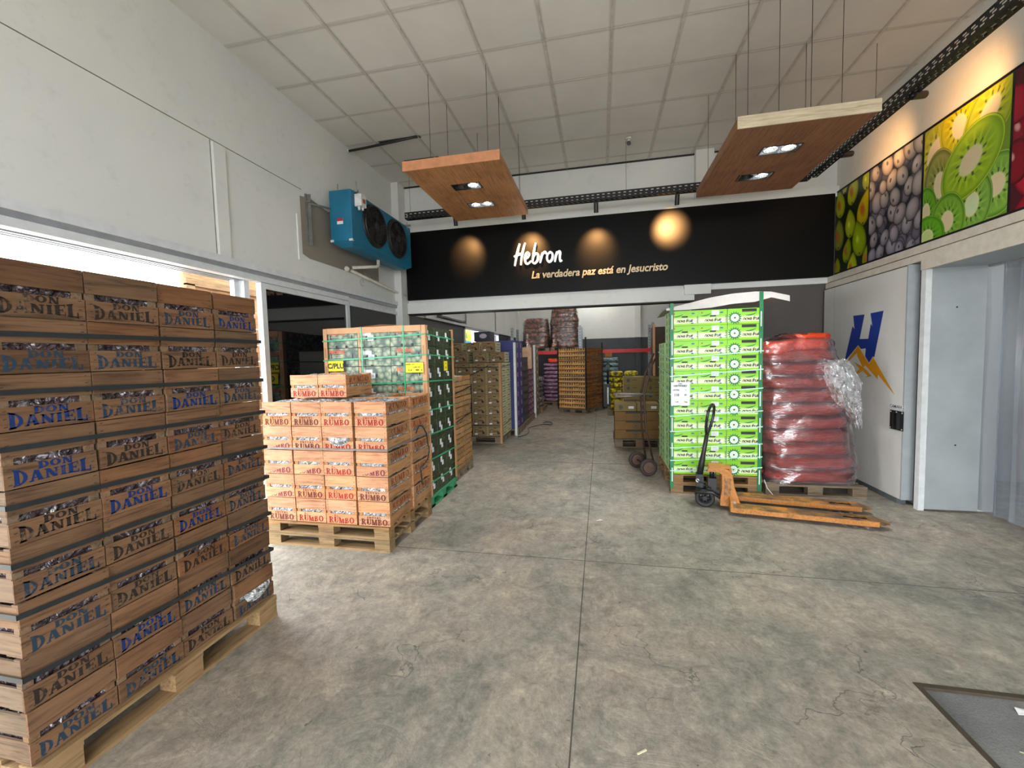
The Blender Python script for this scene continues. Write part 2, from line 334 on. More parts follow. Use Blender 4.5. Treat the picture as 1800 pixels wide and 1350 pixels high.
# right wall
b=MB().mat(m_wall); b.box(XR,XR+.2,-3,6.62,2.54,ZC+.1); b.box(3.15,3.3,4.85,6.62,0,2.54); b.box(3.15,3.52,-3,2.3,0,2.54); struct('wall_right',b)
b=MB().mat(M('cream painted beam',hx('d8cfc0'),.6,var=.06)); b.box(3.05,XR,-3,6.6,2.525,2.60); b.box(3.03,XR,-3,6.6,2.44,2.51); b.box(3.03,3.05,-3,4.84,2.35,2.44); struct('trim_8',b)
# front wall behind the camera with the wide gate
b=MB().mat(m_wall); b.box(XL-.2,-1.9,-3.2,-3,0,ZC); b.box(2.7,XR+.2,-3.2,-3,0,ZC); b.box(-1.9,2.7,-3.2,-3,3.3,ZC); struct('wall_front',b)
# ceiling
t=NT('mineral ceiling tiles'); v=t.coord((1,1,1),False); n=t.noise(v,1.2,4,.6); n2=t.noise(v,60,3,.6)
c=t.ramp(n,[(.3,hx('d4d0c9')),(.7,hx('e2dfd9'))])
def gridmask(axis,off,per):
    sx=t.add('ShaderNodeSeparateXYZ'); t.ln(v,sx.inputs[0]); a=t.add('ShaderNodeMath',operation='SUBTRACT'); t.ln(sx.outputs[axis],a.inputs[0]); a.inputs[1].default_value=off
    p_=t.add('ShaderNodeMath',operation='PINGPONG'); t.ln(a.outputs[0],p_.inputs[0]); p_.inputs[1].default_value=per/2
    return p_.outputs[0]
for ax,off,per in ((0,.125,.595),(1,3.96,.61)):
    g=gridmask(ax,off,per); nn=t.add('ShaderNodeMath',operation='MULTIPLY_ADD'); t.ln(n,nn.inputs[0]); nn.inputs[1].default_value=-.03; t.ln(g,nn.inputs[2])
    c=t.mix(.5,c,t.ramp(nn.outputs[0],[(0,(.62,.6,.58)),(.015,(.98,.98,.98))]),'MULTIPLY')
t.col(c); t.set(rough=.9,spec=.1); t.bump(n2,.1,.004)
b=MB().mat(t.m); b.box(XL-.2,XR+.2,-3.2,16.7,ZC,ZC+.1); struct('ceiling',b)
g=MB().mat(M('painted grid bar',hx('c8c3bb'),.6))
k=-6
while .125+.595*k<XR:
    X=.125+.595*k
    if X>XL: g.box(X-.009,X+.009,-3,6.6,ZC-.006,ZC-.001)
    k+=1
k=-11
while 3.96+.61*k<6.6:
    Y=3.96+.61*k; g.box(XL,XR,Y-.003,Y+.003,ZC-.004,ZC-.001); k+=1
g.mat(black_plastic).box(XL,XR,6.60,6.62,ZC-.02,ZC-.001)
struct('trim_9',g)
# a sagging tile with a dark gap at the left
g=MB().mat(black_plastic); g.box(-2.80,-2.22,5.17,5.22,ZC-.004,ZC-.0005); g.box(-2.72,-2.2,5.74,5.77,ZC-.004,ZC-.0005); struct('trim_10',g)
c_=MB().mat(black_plastic); c_.tube([(-3.26,5.2,4.40),(-3.0,5.18,4.40),(-2.6,5.17,4.42),(-2.25,5.16,4.44)],.016); c_.mat(white_plastic).disc((-3.27,5.2,4.40),(1,0,0),.02,.03)
tag(ob('conduit',c_),'black cable conduit running from left wall to a gap in the ceiling tiles','conduit')
# ------------------------------------------------------------------ left door: aluminium track, frames, black glass
al=M('white aluminium profile',hx('d6dade'),.35,.0,.05); al2=M('grey aluminium profile',hx('a3a9b0'),.35,.3,.06)
t=MB().mat(al); t.box(XL,XL+.05,-1,6.38,2.50,2.56); t.mat(al2).box(XL-.01,XL+.03,-1,6.38,2.46,2.50); t.mat(al).box(XL-.05,XL+.035,-1,5.03,2.405,2.46)
for q in range(3): t.mat(al2).box(XL-.2+q*.05,XL-.17+q*.05,-1,3.5,2.40,2.455)
t.mat(al).box(XL,XL+.03,5.05,6.38,2.35,2.40)
struct('door_1_track',t)
d=thing('sliding_door','white framed sliding door with dark glass behind the small crate pallets','door',(XL,4.28,0))
fr=MB().mat(al); fr.box(-.03,.03,-.72,-.66,0,2.40); fr.box(-.03,.03,.70,.76,0,2.40); fr.box(-.03,.03,-.66,.70,2.345,2.40); fr.box(-.03,.03,-.66,.70,0,.08); ob('door_frame',fr,d)
t=NT('black tinted glass'); t.col((.006,.006,.008)); t.set(rough=.03,spec=.55); gl=MB().mat(t.m); gl.box(-.006,.006,-.66,.70,.08,2.345); ob('glass_pane',gl,d)
d=thing('door_jamb','white aluminium jamb profile at the end of the open doorway','door jamb',(XL,3.45,0))
t=MB().mat(al); t.box(-.15,-.04,-.02,.04,0,2.40); t.box(-.15,-.1,-.07,-.02,0,2.40); ob('jamb_profile',t,d)
t=MB().mat(black_plastic)
for k in range(2): t.disc((-.05+.012,-.0,2.36-.05*k),(1,0,0),.006,.004,8)
# outside
t=NT('outdoor concrete'); t.col((.45,.44,.42)); mb=MB().mat(t.m); mb.box(-30,-3.3,-14,22,-.12,-.101); mb.box(-30,30,-30,-5.9,-.12,-.101); struct('ground_outside',mb)
sh=thing('timber_shed','plank clad timber shed outside the open doorway','shed',(-5.2,5.65,-.2))
m=MB().mat(wood('grey shed planks',hx('94795e'),hx('5c4836'),'y',.1))
for k in range(12): m.box(-.05,0,-1.2,2.0,.1+k*.25,.1+k*.25+.24)
ob('plank_wall',m,sh)
m=MB().mat(wood('shed beam',hx('86694a'),hx('4f3c2a'),'y',.1)); m.box(0,.04,-1.2,2.0,2.84,2.93); m.box(0,.04,-1.2,-1.08,.1,2.86); m.box(0,.03,.2,.3,.1,2.86); ob('shed_frame',m,sh)
# back room window with posters outside
t=NT('bright window glass'); t.b.inputs['Transmission Weight'].default_value=1; t.set(rough=.0); t.b.inputs['IOR'].default_value=1.0; t.col((1,1,1))
m=MB().mat(al); 
for y in (9.86,11.85,13.34): m.box(XL-.06,XL+.02,y,y+.07,1.95,2.40)
m.box(XL-.06,XL+.02,9.86,13.4,2.34,2.40); m.box(XL-.06,XL+.02,9.86,13.4,1.95,1.99); struct('window_1',m)
m=MB().mat(t.m); m.box(XL-.03,XL-.025,9.93,13.34,1.99,2.34); struct('window_2',m)
ps=thing('shop_banner','yellow and blue shop banner seen through the rear left window','banner',(XL-.45,10.9,2.0))
m=MB().mat(yellow_paper); m.box(-.01,0,-.9,1.0,.13,.45); ob('yellow_field',m,ps)
m=MB().mat(M('banner blue',hx('5bb8ea'),.6)); m.box(-.01,0,-.9,1.0,-.05,.13); ob('blue_field',m,ps); m=MB().mat(al); m.box(-.03,-.01,-.95,-.9,-2.1,.46); ob('post',m,ps); m=MB().mat(al); m.box(-.03,-.01,1.0,1.05,-2.1,.46); ob('post',m,ps)
m=MB().mat(M('banner green ink',hx('4f8a3a'),.6)); 
for k in range(7): m.box(0,.003,-.7+k*.2,-.58+k*.2,.20+.02*(k%3),.36)
ob('lettering',m,ps)
m=MB().mat(al); m.box(XL,XL+.05,7.5,16.3,2.40,2.45); struct('trim_11',m)
tb=thing('fluorescent_tube','unlit fluorescent tube fixed high on the left wall of the rear hall','light',(XL+.09,8.9,2.49))
m=MB().mat(M('dull tube glass',hx('8e9194'),.3)); m.tube([(0,-.75,0),(0,.75,0)],.02); ob('tube',m,tb)
m=MB().mat(M('tube holder',hx('6c6f73'),.5)); m.box(-.085,-.02,-.75,.75,-.02,.03); m.box(-.03,.025,-.79,-.74,-.03,.03); m.box(-.03,.025,.74,.79,-.03,.03); ob('fixture',m,tb)
for k,(y,z) in enumerate(((10.0,3.2),(13.0,3.1))):
    m=MB().mat(steel); m.tube([(XL+.02,y,2.45),(XL+.02,y,ZC-.02)],.012); o=ob('wall_conduit',m); tag(o,('thin grey conduit down the rear left wall, nearer of the two','thin grey conduit down the rear left wall, farther of the two')[k],'conduit','conduits on the rear left wall')
# ================================================================== SIGN, TRAYS, LAMPS
def brush(pts,n=8):
    """smooth a polyline (Catmull-Rom)"""
    out=[]; P=[pts[0]]+list(pts)+[pts[-1]]
    for i in range(1,len(P)-2):
        for k in range(n):
            t=k/n; a,b,c,d=P[i-1],P[i],P[i+1],P[i+2]
            out.append(tuple(.5*((2*b[j])+(-a[j]+c[j])*t+(2*a[j]-5*b[j]+4*c[j]-d[j])*t*t+(-a[j]+3*b[j]-3*c[j]+d[j])*t**3) for j in (0,1)))
    out.append(tuple(pts[-1])); return out
sg=thing('sign_board','long black sign board with white and cream raised lettering above the rear opening','sign',(0,6.58,0))
t=NT('satin black panel'); t.col((.0022,.0018,.0017)); t.set(rough=.45,spec=.16); mb=MB().mat(t.m); mb.box(-3.13,3.10,-.03,.03,2.60,3.70); ob('panel',mb,sg)
def solid(mb,pts,w,y0,y1):
    L=len(pts); ww=w if isinstance(w,(list,tuple)) else [w]*L; b=len(mb.v)
    for i in range(L):
        a=pts[max(i-1,0)]; c=pts[min(i+1,L-1)]; dx,dz=c[0]-a[0],c[1]-a[1]; l=math.hypot(dx,dz) or 1
        nx,nz=-dz/l*ww[i]/2,dx/l*ww[i]/2
        for yy in (y0,y1): mb.v+=[(pts[i][0]-nx,yy,pts[i][1]-nz),(pts[i][0]+nx,yy,pts[i][1]+nz)]
    for i in range(L-1):
        p,q=b+4*i,b+4*i+4
        mb.face((p,q,q+1,p+1)); mb.face((p+2,p+3,q+3,q+2)); mb.face((p,p+2,q+2,q)); mb.face((p+1,q+1,q+3,p+3))
    mb.face((b,b+1,b+3,b+2)); e=b+4*(L-1); mb.face((e,e+2,e+3,e+1))
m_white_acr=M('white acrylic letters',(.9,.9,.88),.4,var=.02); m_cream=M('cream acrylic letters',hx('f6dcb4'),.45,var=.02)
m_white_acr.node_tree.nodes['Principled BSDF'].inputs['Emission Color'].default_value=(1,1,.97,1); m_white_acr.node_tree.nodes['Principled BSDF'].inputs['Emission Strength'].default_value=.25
H=[  # brush script, unit height strokes (x,z)
 [[(.05,0),(.12,.35),(.22,.75),(.30,1.0)]],[[(.33,.02),(.38,.4),(.46,.75),(.55,1.02)]],[[(.02,.42),(.2,.5),(.42,.56)]],
 [[(.52,.28),(.66,.36),(.72,.5),(.62,.56),(.53,.38),(.54,.14),(.64,.06),(.80,.18)]],
 [[(.86,.12),(.92,.5),(1.02,.98)]],[[(.90,.34),(1.02,.5),(1.12,.42),(1.08,.18),(.96,.06),(.86,.12)]],
 [[(1.20,.06),(1.26,.3),(1.32,.52)]],[[(1.25,.34),(1.36,.5),(1.46,.52),(1.48,.44)]],
 [[(1.66,.5),(1.54,.42),(1.52,.2),(1.62,.08),(1.74,.2),(1.76,.42),(1.66,.52),(1.6,.46)]],
 [[(1.86,.06),(1.90,.3),(1.96,.52)]],[[(1.90,.32),(2.02,.5),(2.10,.48),(2.08,.26),(2.10,.08),(2.18,.12)]]]
mb=MB().mat(m_white_acr); sx,sz,ox,oz=.345,.335,-1.31,3.03
for s_ in H:
    p=brush([(ox+a*sx,oz+b*sz) for a,b in s_[0]]); n=len(p); solid(mb,p,[.036*(1-.35*abs(2*i/(n-1)-1)) for i in range(n)],-.085,-.06)
ob('script_lettering',mb,sg)
me=text_mesh('La verdadera paz está en Jesucristo',.155,m_cream,extrude=.01,offset=.0028,shear=.22,space=.98)
xs=[v.co.x for v in me.vertices]; wv=max(xs)-min(xs); me.transform(Matrix.Translation((-.04,-.06,2.872))@Matrix.Scale(2.0/wv,4,(1,0,0))); me.name='tagline_lettering'
ob('tagline_lettering',me,sg)
m=MB().mat(steel)
for x in (-1.2,-.7,-.9,-.2,.3,.8): m.tube([(x,-.06,2.9 if x>-.65 or x==-.9 else 3.15),(x,-.03,2.9 if x>-.65 or x==-.9 else 3.15)],.004,6)
ob('stand_off',m,sg)
# perforated cable trays
m_tray=M('black powder coated tray',(.012,.012,.013),.5)
def tray(L):
    """U tray along +x, 0.10 wide, 0.09 high, real slots"""
    m=MB().mat(m_tray); p=.07; n=int(L/p); w=.10; h=.09
    def plate(f):  # slotted plate u along tray, v 0..1 across ; f(u,v,d)
        rows=((.22,.34),(.44,.56),(.66,.78)); vs=[0]+[q for r in rows for q in r]+[1]
        for i in range(n):
            u0=i*p
            for k in range(7):
                v0,v1=vs[k],vs[k+1]
                if k%2==0: segs=[(u0,u0+p)]
                else:
                    o=.018 if (k//2)%2 else 0; segs=[(u0,u0+.012+o),(u0+.045+o,u0+p)]
                for a,b_ in segs:
                    m.quad(f(a,v0,0),f(b_,v0,0),f(b_,v1,0),f(a,v1,0))
    plate(lambda u,v,d:(u,-w/2+w*v,0)); plate(lambda u,v,d:(u,-w/2,h*v)); plate(lambda u,v,d:(u,w/2,h*v))
    m.box(0,n*p,-w/2-.002,-w/2+.006,h-.004,h+.002); m.box(0,n*p,w/2-.006,w/2+.002,h-.004,h+.002)
    return m
tr=thing('cable_tray','black perforated cable tray hanging in front of the black sign','cable tray',(-2.84,6.0,3.715),0,'perforated cable trays')
ob('slotted_channel',tray(5.4),tr)
m=MB().mat(m_tray)
for x in (.02,1.7,3.15,4.9): m.tube([(x+.05,0,.09),(x+.05,0,.738)],.0022,5)
ob('hanging_wire',m,tr); m=MB().mat(white_plastic); m.tube([(0,.01,.012),(2.6,.02,.012),(5.28,0,.012)],.008,6); ob('white_cable',m,tr)
tr=thing('cable_tray','black perforated cable tray running along the fruit posters on the right wall','cable tray',(2.56,5.94,3.715),R(-90),'perforated cable trays')
ob('slotted_channel',tray(7.4),tr)
m=MB().mat(m_tray)
for x in (1.2,2.45,3.6): m.tube([(x,0,.09),(x,0,.738)],.0022,5)
ob('hanging_wire',m,tr)
m=MB().mat(white_plastic); m.tube([(0,.01,.012),(3,.02,.012),(7.3,0,.012)],.008,6); ob('white_cable',m,tr)
WARM=(1.0,.50,.17)
def tray_spot(label,x,y,z,tx,ty,tz,power,size=R(36)):
    d=(Vector((tx,ty,tz))-Vector((x,y,z-.05))).normalized()
    o=thing('track_spotlight',label,'spotlight',(x,y,z),0,'spotlights under the cable trays')
    m=MB().mat(black_plastic); m.tube([(0,0,0),(0,0,-.03)],.012,8); ob('stem',m,o)
    hd=Vector((d.x*.35,d.y*.35,-1)).normalized() if abs(d.x)<.9 else d
    m=MB().mat(black_plastic); a=Vector((0,0,-.02))-hd*.0; m.tube([a,a+hd*.13],.03,16,cap=False); m.tube([a,a+hd*.004],.03,16); ob('barrel',m,o)
    e=MB(); t=NT('warm lamp face'); t.b.inputs['Emission Color'].default_value=(1,.7,.35,1); t.b.inputs['Emission Strength'].default_value=6; MATS.setdefault('lamp face',t.m)
    e.mat(MATS['lamp face']); e.disc(a+hd*.115,hd,.026,.002,16); ob('lamp_face',e,o)
    p=Vector((x,y,z))+a+hd*.135; spot('track_spot_light',p,(tx,ty,tz),power,WARM,size,.9,.012); return o
names=['leftmost black spotlight under the rear cable tray','black spotlight under the rear cable tray above the white script word','black spotlight under the rear cable tray above the middle of the sign','black spotlight under the rear cable tray beside the right wooden panel']
for nme,x,tz,pw in zip(names,(-2.07,-1.05,-.04,1.01),(3.30,3.26,3.22,3.44),(34,46,46,150)): tray_spot(nme,x,6.0,3.715,x,6.55,tz,pw,R(62))
for nme,y,pw in (('black spotlight on the right tray pointing at the pear poster',5.3,5),('black spotlight on the right tray pointing at the kiwi poster',4.25,7),('black spotlight on the right tray nearest the camera',3.1,6)):
    tray_spot(nme,2.56,y,3.715,3.15,y+.25,3.78,pw,R(105))
# hanging wood panels with recessed downlights
t=wood('oak laminate',hx('b5855a'),hx('7d5535'),'y',.05,.45); t2=wood('dark oak laminate',hx('96694b'),hx('64432f'),'y',.05,.45)
m_edge1=M('orange oak edging',hx('c98a62'),.5); m_edge2=wood('pale raw board edge',hx('dfcdb0'),hx('b49c7c'),'x',.05)
m_lit=NT('cool white lamp'); m_lit.b.inputs['Emission Color'].default_value=(.9,.97,1,1); m_lit.b.inputs['Emission Strength'].default_value=40; m_lit=m_lit.m
m_refl=M('lamp reflector',(.7,.7,.7),.15,.9)
def pendant(label,x0,x1,y0,y1,zb,th,mat,edge,lamps,ridge):
    cx,cy=(x0+x1)/2,(y0+y1)/2; o=thing('hanging_panel',label,'ceiling light panel',(cx,cy,zb),0,'wooden light panels hung from the ceiling')
    X,Y=(x1-x0)/2,(y1-y0)/2
    m=MB().mat(mat)
    holes=sorted(set((hy-cy) for (_,hy,_) in lamps)); hx_=lamps[0][0]-cx; hw,hh=.155,.075
    # board with real rectangular cut-outs
    ys=[-Y]; 
    for h in holes: ys+=[h-hh,h+hh]
    ys.append(Y)
    for i in range(len(ys)-1):
        if i%2==0: m.box(-X,X,ys[i],ys[i+1],0,th)
        else: m.box(-X,hx_-hw,ys[i],ys[i+1],0,th); m.box(hx_+hw,X,ys[i],ys[i+1],0,th)
    ob('panel_board',m,o)
    m=MB().mat(edge); m.box(-X-.004,X+.004,-Y-.012,-Y,-.006,th+.004); ob('front_edge',m,o)
    m=MB().mat(m_tray)
    for (wx,wy) in ridge: m.tube([(wx-cx,wy-cy,th),(wx-cx,wy-cy,ZC-zb)],.0025,5)
    ob('hanging_wire',m,o)
    for (lx,ly,on) in lamps:
        m=MB().mat(black_plastic); a,b=lx-cx,ly-cy
        for q in ((a-hw-.006,a+hw+.006,b-hh-.006,b-hh+.004),(a-hw-.006,a+hw+.006,b+hh-.004,b+hh+.006),(a-hw-.006,a-hw+.004,b-hh,b+hh),(a+hw-.004,a+hw+.006,b-hh,b+hh)): m.box(*q,-.004,.06)
        m.box(a-hw,a+hw,b-hh,b+hh,.075,.079); rc_=ob('recessed_frame',m,o)
        for s,k in zip((-1,1),on):
            m=MB().mat(m_refl if k else black_plastic); c=(a+s*.072,b,.012); m.tube([(c[0],c[1],.004),(c[0],c[1],.03)],[.056,.04],24,cap=False); m.tube([(c[0],c[1],.004),(c[0],c[1],.0)],[.056,.062],24,cap=False); ob('lamp_ring',m,rc_)
            m=MB().mat(m_lit if k else M('unlit brown lamp',hx('6b5546'),.3)); m.disc((c[0],c[1],.03),(0,0,1),.04,.004,24); ob('lamp_face',m,rc_)
            if k: spot('downlight',(cx+c[0],cy+c[1],zb+.02),(cx+c[0],cy+c[1],0),26,(.93,.97,1),R(75),.8,.035)
    return o
pendant('oak coloured light panel hung on wires, the left one of two',-1.92,-.925,4.03,5.63,3.50,.085,t,m_edge1,[(-1.42,4.55,(0,1)),(-1.42,5.12,(1,1))],[(-1.66,4.12),(-1.06,4.12),(-1.66,4.64),(-1.06,4.64),(-1.5,5.3),(-1.0,5.45)])
pendant('darker oak light panel with a pale raw front edge, the right one of two',1.10,2.09,3.81,5.32,3.40,.085,t2,m_edge2,[(1.58,4.28,(1,1)),(1.56,4.86,(0,1))],[(1.2,3.9),(1.43,3.9),(1.66,3.9),(1.90,3.95),(1.3,4.57),(1.9,4.57),(1.2,5.2)])
# ceiling camera
o=thing('security_camera','small dome and bullet security camera fixed under the ceiling','camera',(.39,5.9,ZC-.006))
m=MB().mat(white_plastic); m.disc((0,0,0),(0,0,-1),.035,.02); m.tube([(0,0,-.02),(0,0,-.05)],.014); ob('mount',m,o)
m=MB().mat(black_plastic); m.tube([(0,.02,-.055),(0,-.05,-.095)],.026,14); ob('camera_barrel',m,o)
# ------------------------------------------------------------------ blue evaporator
m_blue=M('blue enamelled sheet',hx('1b7396'),.45,var=.1,nscale=5); m_blue2=m_blue
o=thing('evaporator_unit','blue twin fan evaporator unit mounted high on the left wall','cooling unit',(-3.02,5.4,3.05))
m=MB().mat(m_blue); m.box(-.145,.145,-.8,.8,.0,.60); cb=ob('casing',m,o); bevel(cb,.008)
m=MB().mat(m_blue); b=len(m.v); m.v+=[(-.145,-.8,0),(.145,-.8,0),(.145,.8,0),(-.145,.8,0),(-.08,-.7,-.05),(.08,-.7,-.05),(.08,.7,-.05),(-.08,.7,-.05)]
for q in ((4,7,6,5),(0,4,5,1),(1,5,6,2),(2,6,7,3),(3,7,4,0)): m.face(tuple(b+i for i in q))
ob('drip_tray',m,o)
for k,fy in enumerate((-.28,.32)):
    m=MB().mat(black_plastic); n=28
    m.tube([(.172,fy+.258*math.cos(2*PI*i/n),.31+.245*math.sin(2*PI*i/n)) for i in range(n)],.014,6,closed=True)
    m.tube([(.148,fy+.268*math.cos(2*PI*i/n),.31+.255*math.sin(2*PI*i/n)) for i in range(n)],.02,6,closed=True)
    for i in range(40):
        a=2*PI*i/40; m.tube([(.15,fy+.25*math.cos(a),.31+.25*math.sin(a)),(.172,fy+.258*math.cos(a),.31+.258*math.sin(a)),(.195,fy+.16*math.cos(a+.15),.31+.16*math.sin(a+.15)),(.20,fy+.07*math.cos(a+.3),.31+.07*math.sin(a+.3))],.0022,4)
    for r_ in (.07,.12,.17,.21): m.tube([(.196,fy+r_*math.cos(2*PI*i/n),.31+r_*math.sin(2*PI*i/n)) for i in range(n)],.0022,4,closed=True)
    g=ob('fan_guard',m,o)
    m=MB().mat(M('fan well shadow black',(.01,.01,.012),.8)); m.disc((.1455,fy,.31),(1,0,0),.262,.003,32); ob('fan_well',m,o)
    m=MB().mat(M('dark fan blade',hx('2f2c2a'),.5)); m.disc((.15,fy,.31),(1,0,0),.06,.035,20)
    for q in range(5):
        a=2*PI*q/5+k*.4; P=[]
        for (r_,w_,xx) in ((.05,-.25,.155),(.05,.25,.175),(.22,.42,.178),(.235,-.22,.155)): P.append((xx,fy+r_*math.cos(a+w_),.31+r_*math.sin(a+w_)))
        m.poly(P)
    ob('fan_blades',m,o)
m=MB().mat(white_plastic); m.box(.15,.24,-.73,-.62,.42,.56); m.tube([(.19,-.70,.42),(.19,-.70,.38)],.016); m.tube([(.21,-.655,.42),(.21,-.655,.385)],.013); jb=ob('junction_box',m,o)
m=MB().mat(M('orange label',hx('a8683c'),.6)); m.box(.24,.2415,-.70,-.64,.46,.51); ob('label',m,jb)
m=MB().mat(paper); m.box(-.05,.03,-.803,-.8005,.20,.27); m.mat(M('warning red',hx('b0304a'),.5)).box(-.05,.03,-.8045,-.803,.235,.27); ob('warning_label',m,o,)
m=MB().mat(white_plastic)
for x in (-.13,.12): m.box(x-.02,x+.025,-.803,-.77,-.003,.022)
ob('corner_clip',m,o)
m=MB().mat(steel); m.box(-.13,.17,-.70,-.66,.60,.625); m.tube([(-.10,-.68,.6),(-.10,-.68,.72)],.006); m.tube([(.15,-.68,.6),(.15,-.68,.73)],.006); m.box(-.13,.2,.66,.70,.60,.62); m.tube([(.15,.68,.56),(.15,.68,.66)],.006); ob('hanger_bracket',m,o)
m=MB().mat(M('yellowed white pipe',hx('cfc8ba'),.45)); zz=-.14
m.tube([(.02,.0,-.05),(.02,.0,-.12)],.022); m.tube([(.03,.0,-.12),(0,-.02,-.145),(-.19,-.30,-.20)],.022); ob('drain_pipe',m,o)
p=MB().mat(M('yellowed white pipe',hx('cfc8ba'),.45)); p.tube([(-3.235,5.03,2.82),(-3.235,6.36,2.715),(-3.13,6.50,2.68)],.02); p.disc((-3.235,5.0,2.82),(0,1,0),.03,.05)
q=ob('drain_pipe',p); tag(q,'long white drain pipe sloping along the left wall below the blue cooling unit','pipe')
m=MB().mat(steel)
for (y,z) in ((5.35,2.70),(5.62,2.80),(5.45,2.88)): m.tube([(-3.23,y+.04*math.cos(a*.5),z+.05*math.sin(a*.5)) for a in range(12)],.003,5)
q=ob('wire_loops',m); tag(q,'loose wire loops hanging on the drain pipe','wire')
m=MB().mat(M('dull zinc bracket',hx('8c8c88'),.5,.5)); m.box(-3.27,-3.25,4.30,4.33,2.95,3.52); m.box(-3.25,-3.21,4.325,4.33,2.95,3.52); m.box(-3.25,-3.20,4.30,4.315,3.42,3.44); m.tube([(-3.24,4.32,3.42),(-3.15,4.6,3.44)],.012)
q=ob('wall_bracket',m); tag(q,'thin upright metal bracket on the left wall beside the blue cooling unit','bracket')
# ------------------------------------------------------------------ fruit posters (flat prints on the wall)
m_print=NT('printed poster'); vc=m_print.add('ShaderNodeVertexColor'); vc.layer_name='Col'; m_print.ln(vc.outputs[0],m_print.b.inputs['Base Color']); m_print.set(rough=.35); m_print=m_print.m
def poster(name,label,yl,yr,base,paint):
    Wd=yl-yr; Ht=1.11
    o=thing(name,label,'poster',(XR-.022,yl,2.60),0,'fruit posters above the cold room')
    m=MB().mat(black_plastic); m.box(0,.02,-Wd,0,0,Ht); ob('backing_board',m,o)
    m=MB().mat(m_print); lay=[0]
    def P(u,v,d): u=min(max(u,.012),Wd-.012); v=min(max(v,.045),Ht-.012); return (-.001-d,-u,v)
    def fan(cu_,cv,f,rings,n=26,sh=(0,0)):
        """rings: list of (scale,colour); f(a)->(du,dv) outline"""
        lay[0]+=1; d=lay[0]*.00004; b=len(m.v); m.v.append(P(cu_+sh[0],cv+sh[1],d)); m.cols.append(rings[0][1])
        for (s_,cc) in rings:
            for k in range(n):
                du,dv=f(2*PI*k/n); m.v.append(P(cu_+du*s_+sh[0]*(1-s_),cv+dv*s_+sh[1]*(1-s_),d)); m.cols.append(cc(k,n) if callable(cc) else cc)
        for k in range(n): m.face((b,b+1+(k+1)%n,b+1+k))
        for r_ in range(len(rings)-1):
            for k in range(n):
                a=b+1+r_*n+k; c=b+1+r_*n+(k+1)%n; m.face((a,c,c+n,a+n))
    b=len(m.v); m.v+=[P(0,0,0),P(Wd,0,0),P(Wd,Ht,0),P(0,Ht,0)]; m.cols+=[base]*4; m.face((b,b+1,b+2,b+3))
    paint(fan,Wd,Ht); ob('print',m,o); return o
def el(rx,rz,rot=0):
    return lambda a:(rx*math.cos(a)*math.cos(rot)-rz*math.sin(a)*math.sin(rot), rx*math.cos(a)*math.sin(rot)+rz*math.sin(a)*math.cos(rot))
def pearf(L,rot):
    def f(a):
        x=math.cos(a); z=math.sin(a); w=.62 if z<0 else .62-.30*z*z; z2=z*(1.15 if z>0 else .85); X,Z=x*w*L,z2*L
        return (X*math.cos(rot)-Z*math.sin(rot),X*math.sin(rot)+Z*math.cos(rot))
    return f
def pears(fan,Wd,Ht):
    g1,g2,g3=hx('a8b41e'),hx('8a9c12'),hx('4e5c08')
    for (u,v,L,rot,c) in ((.12,.90,.20,.2,g1),(.40,.98,.20,-.3,g1),(.68,1.02,.15,.1,g1),(.10,.50,.22,0,hx('8e9030')),(.36,.58,.20,.1,g1),(.64,.68,.24,-.35,hx('c4b010')),(.30,.26,.17,-.2,g2),(.56,.34,.25,.25,hx('93a80c')),(.08,.10,.13,0,g2),(.42,.02,.20,-.1,g1),(.72,.08,.16,0,g2),(.22,1.1,.1,0,g1)):
        fan(u,v,pearf(L*.92,rot),[(.08,tuple(min(1,x*1.9+.05) for x in c)),(.3,tuple(x*1.25 for x in c)),(.75,c),(.93,tuple(x*.6 for x in c)),(1,g3)],26,(-L*.18,L*.12))
        if random.random()<.5: fan(u-.03,v+.02,el(.05*L/.2,.09*L/.2,.3),[(.4,hx('c4642a')),(1,tuple(x*1.0 for x in c))],14)
        fan(u+.05*math.sin(rot),v-L*.62,el(.012,.014),[(.5,hx('2c2a08')),(1,hx('4d4a10'))],10)
def berries(fan,Wd,Ht):
    rs=random.Random(3)
    for k in range(60):
        u,v=rs.uniform(0,Wd),rs.uniform(0,Ht); c=hx(rs.choice(['6d6878','5d5a6a','7b7482'])); fan(u,v,el(.07,.085,rs.uniform(-.5,.5)),[(.4,c),(.85,tuple(x*.6 for x in c)),(1,tuple(x*.2 for x in c))],18)
    for row in range(6):
        for q in range(5):
            u=(q+.5*(row%2)+.3)*Wd/4.9+rs.uniform(-.035,.035); v=.08+row*.19+rs.uniform(-.04,.04); h=v/Ht
            c=tuple(a*(1-h)+b_*h for a,b_ in zip(hx('8f8c9c'),hx('d2bfae'))); s_=rs.uniform(.75,1.25); ro=rs.uniform(-.6,.6)
            fan(u,v,el(.082*s_,.105*s_,ro),[(.15,tuple(x*1.2 for x in c)),(.5,tuple(x*1.0 for x in c)),(.8,tuple(x*.62 for x in c)),(.94,tuple(x*.3 for x in c)),(1,(.02,.02,.03))],22,(-.022,.035))
            (rs.random()<.6) and fan(u+rs.uniform(-.04,.04),v+rs.uniform(-.055,.05),el(.017*s_,.026*s_,ro),[(.4,tuple(x*.3 for x in c)),(.8,tuple(x*.5 for x in c)),(1,tuple(x*.8 for x in c))],9)
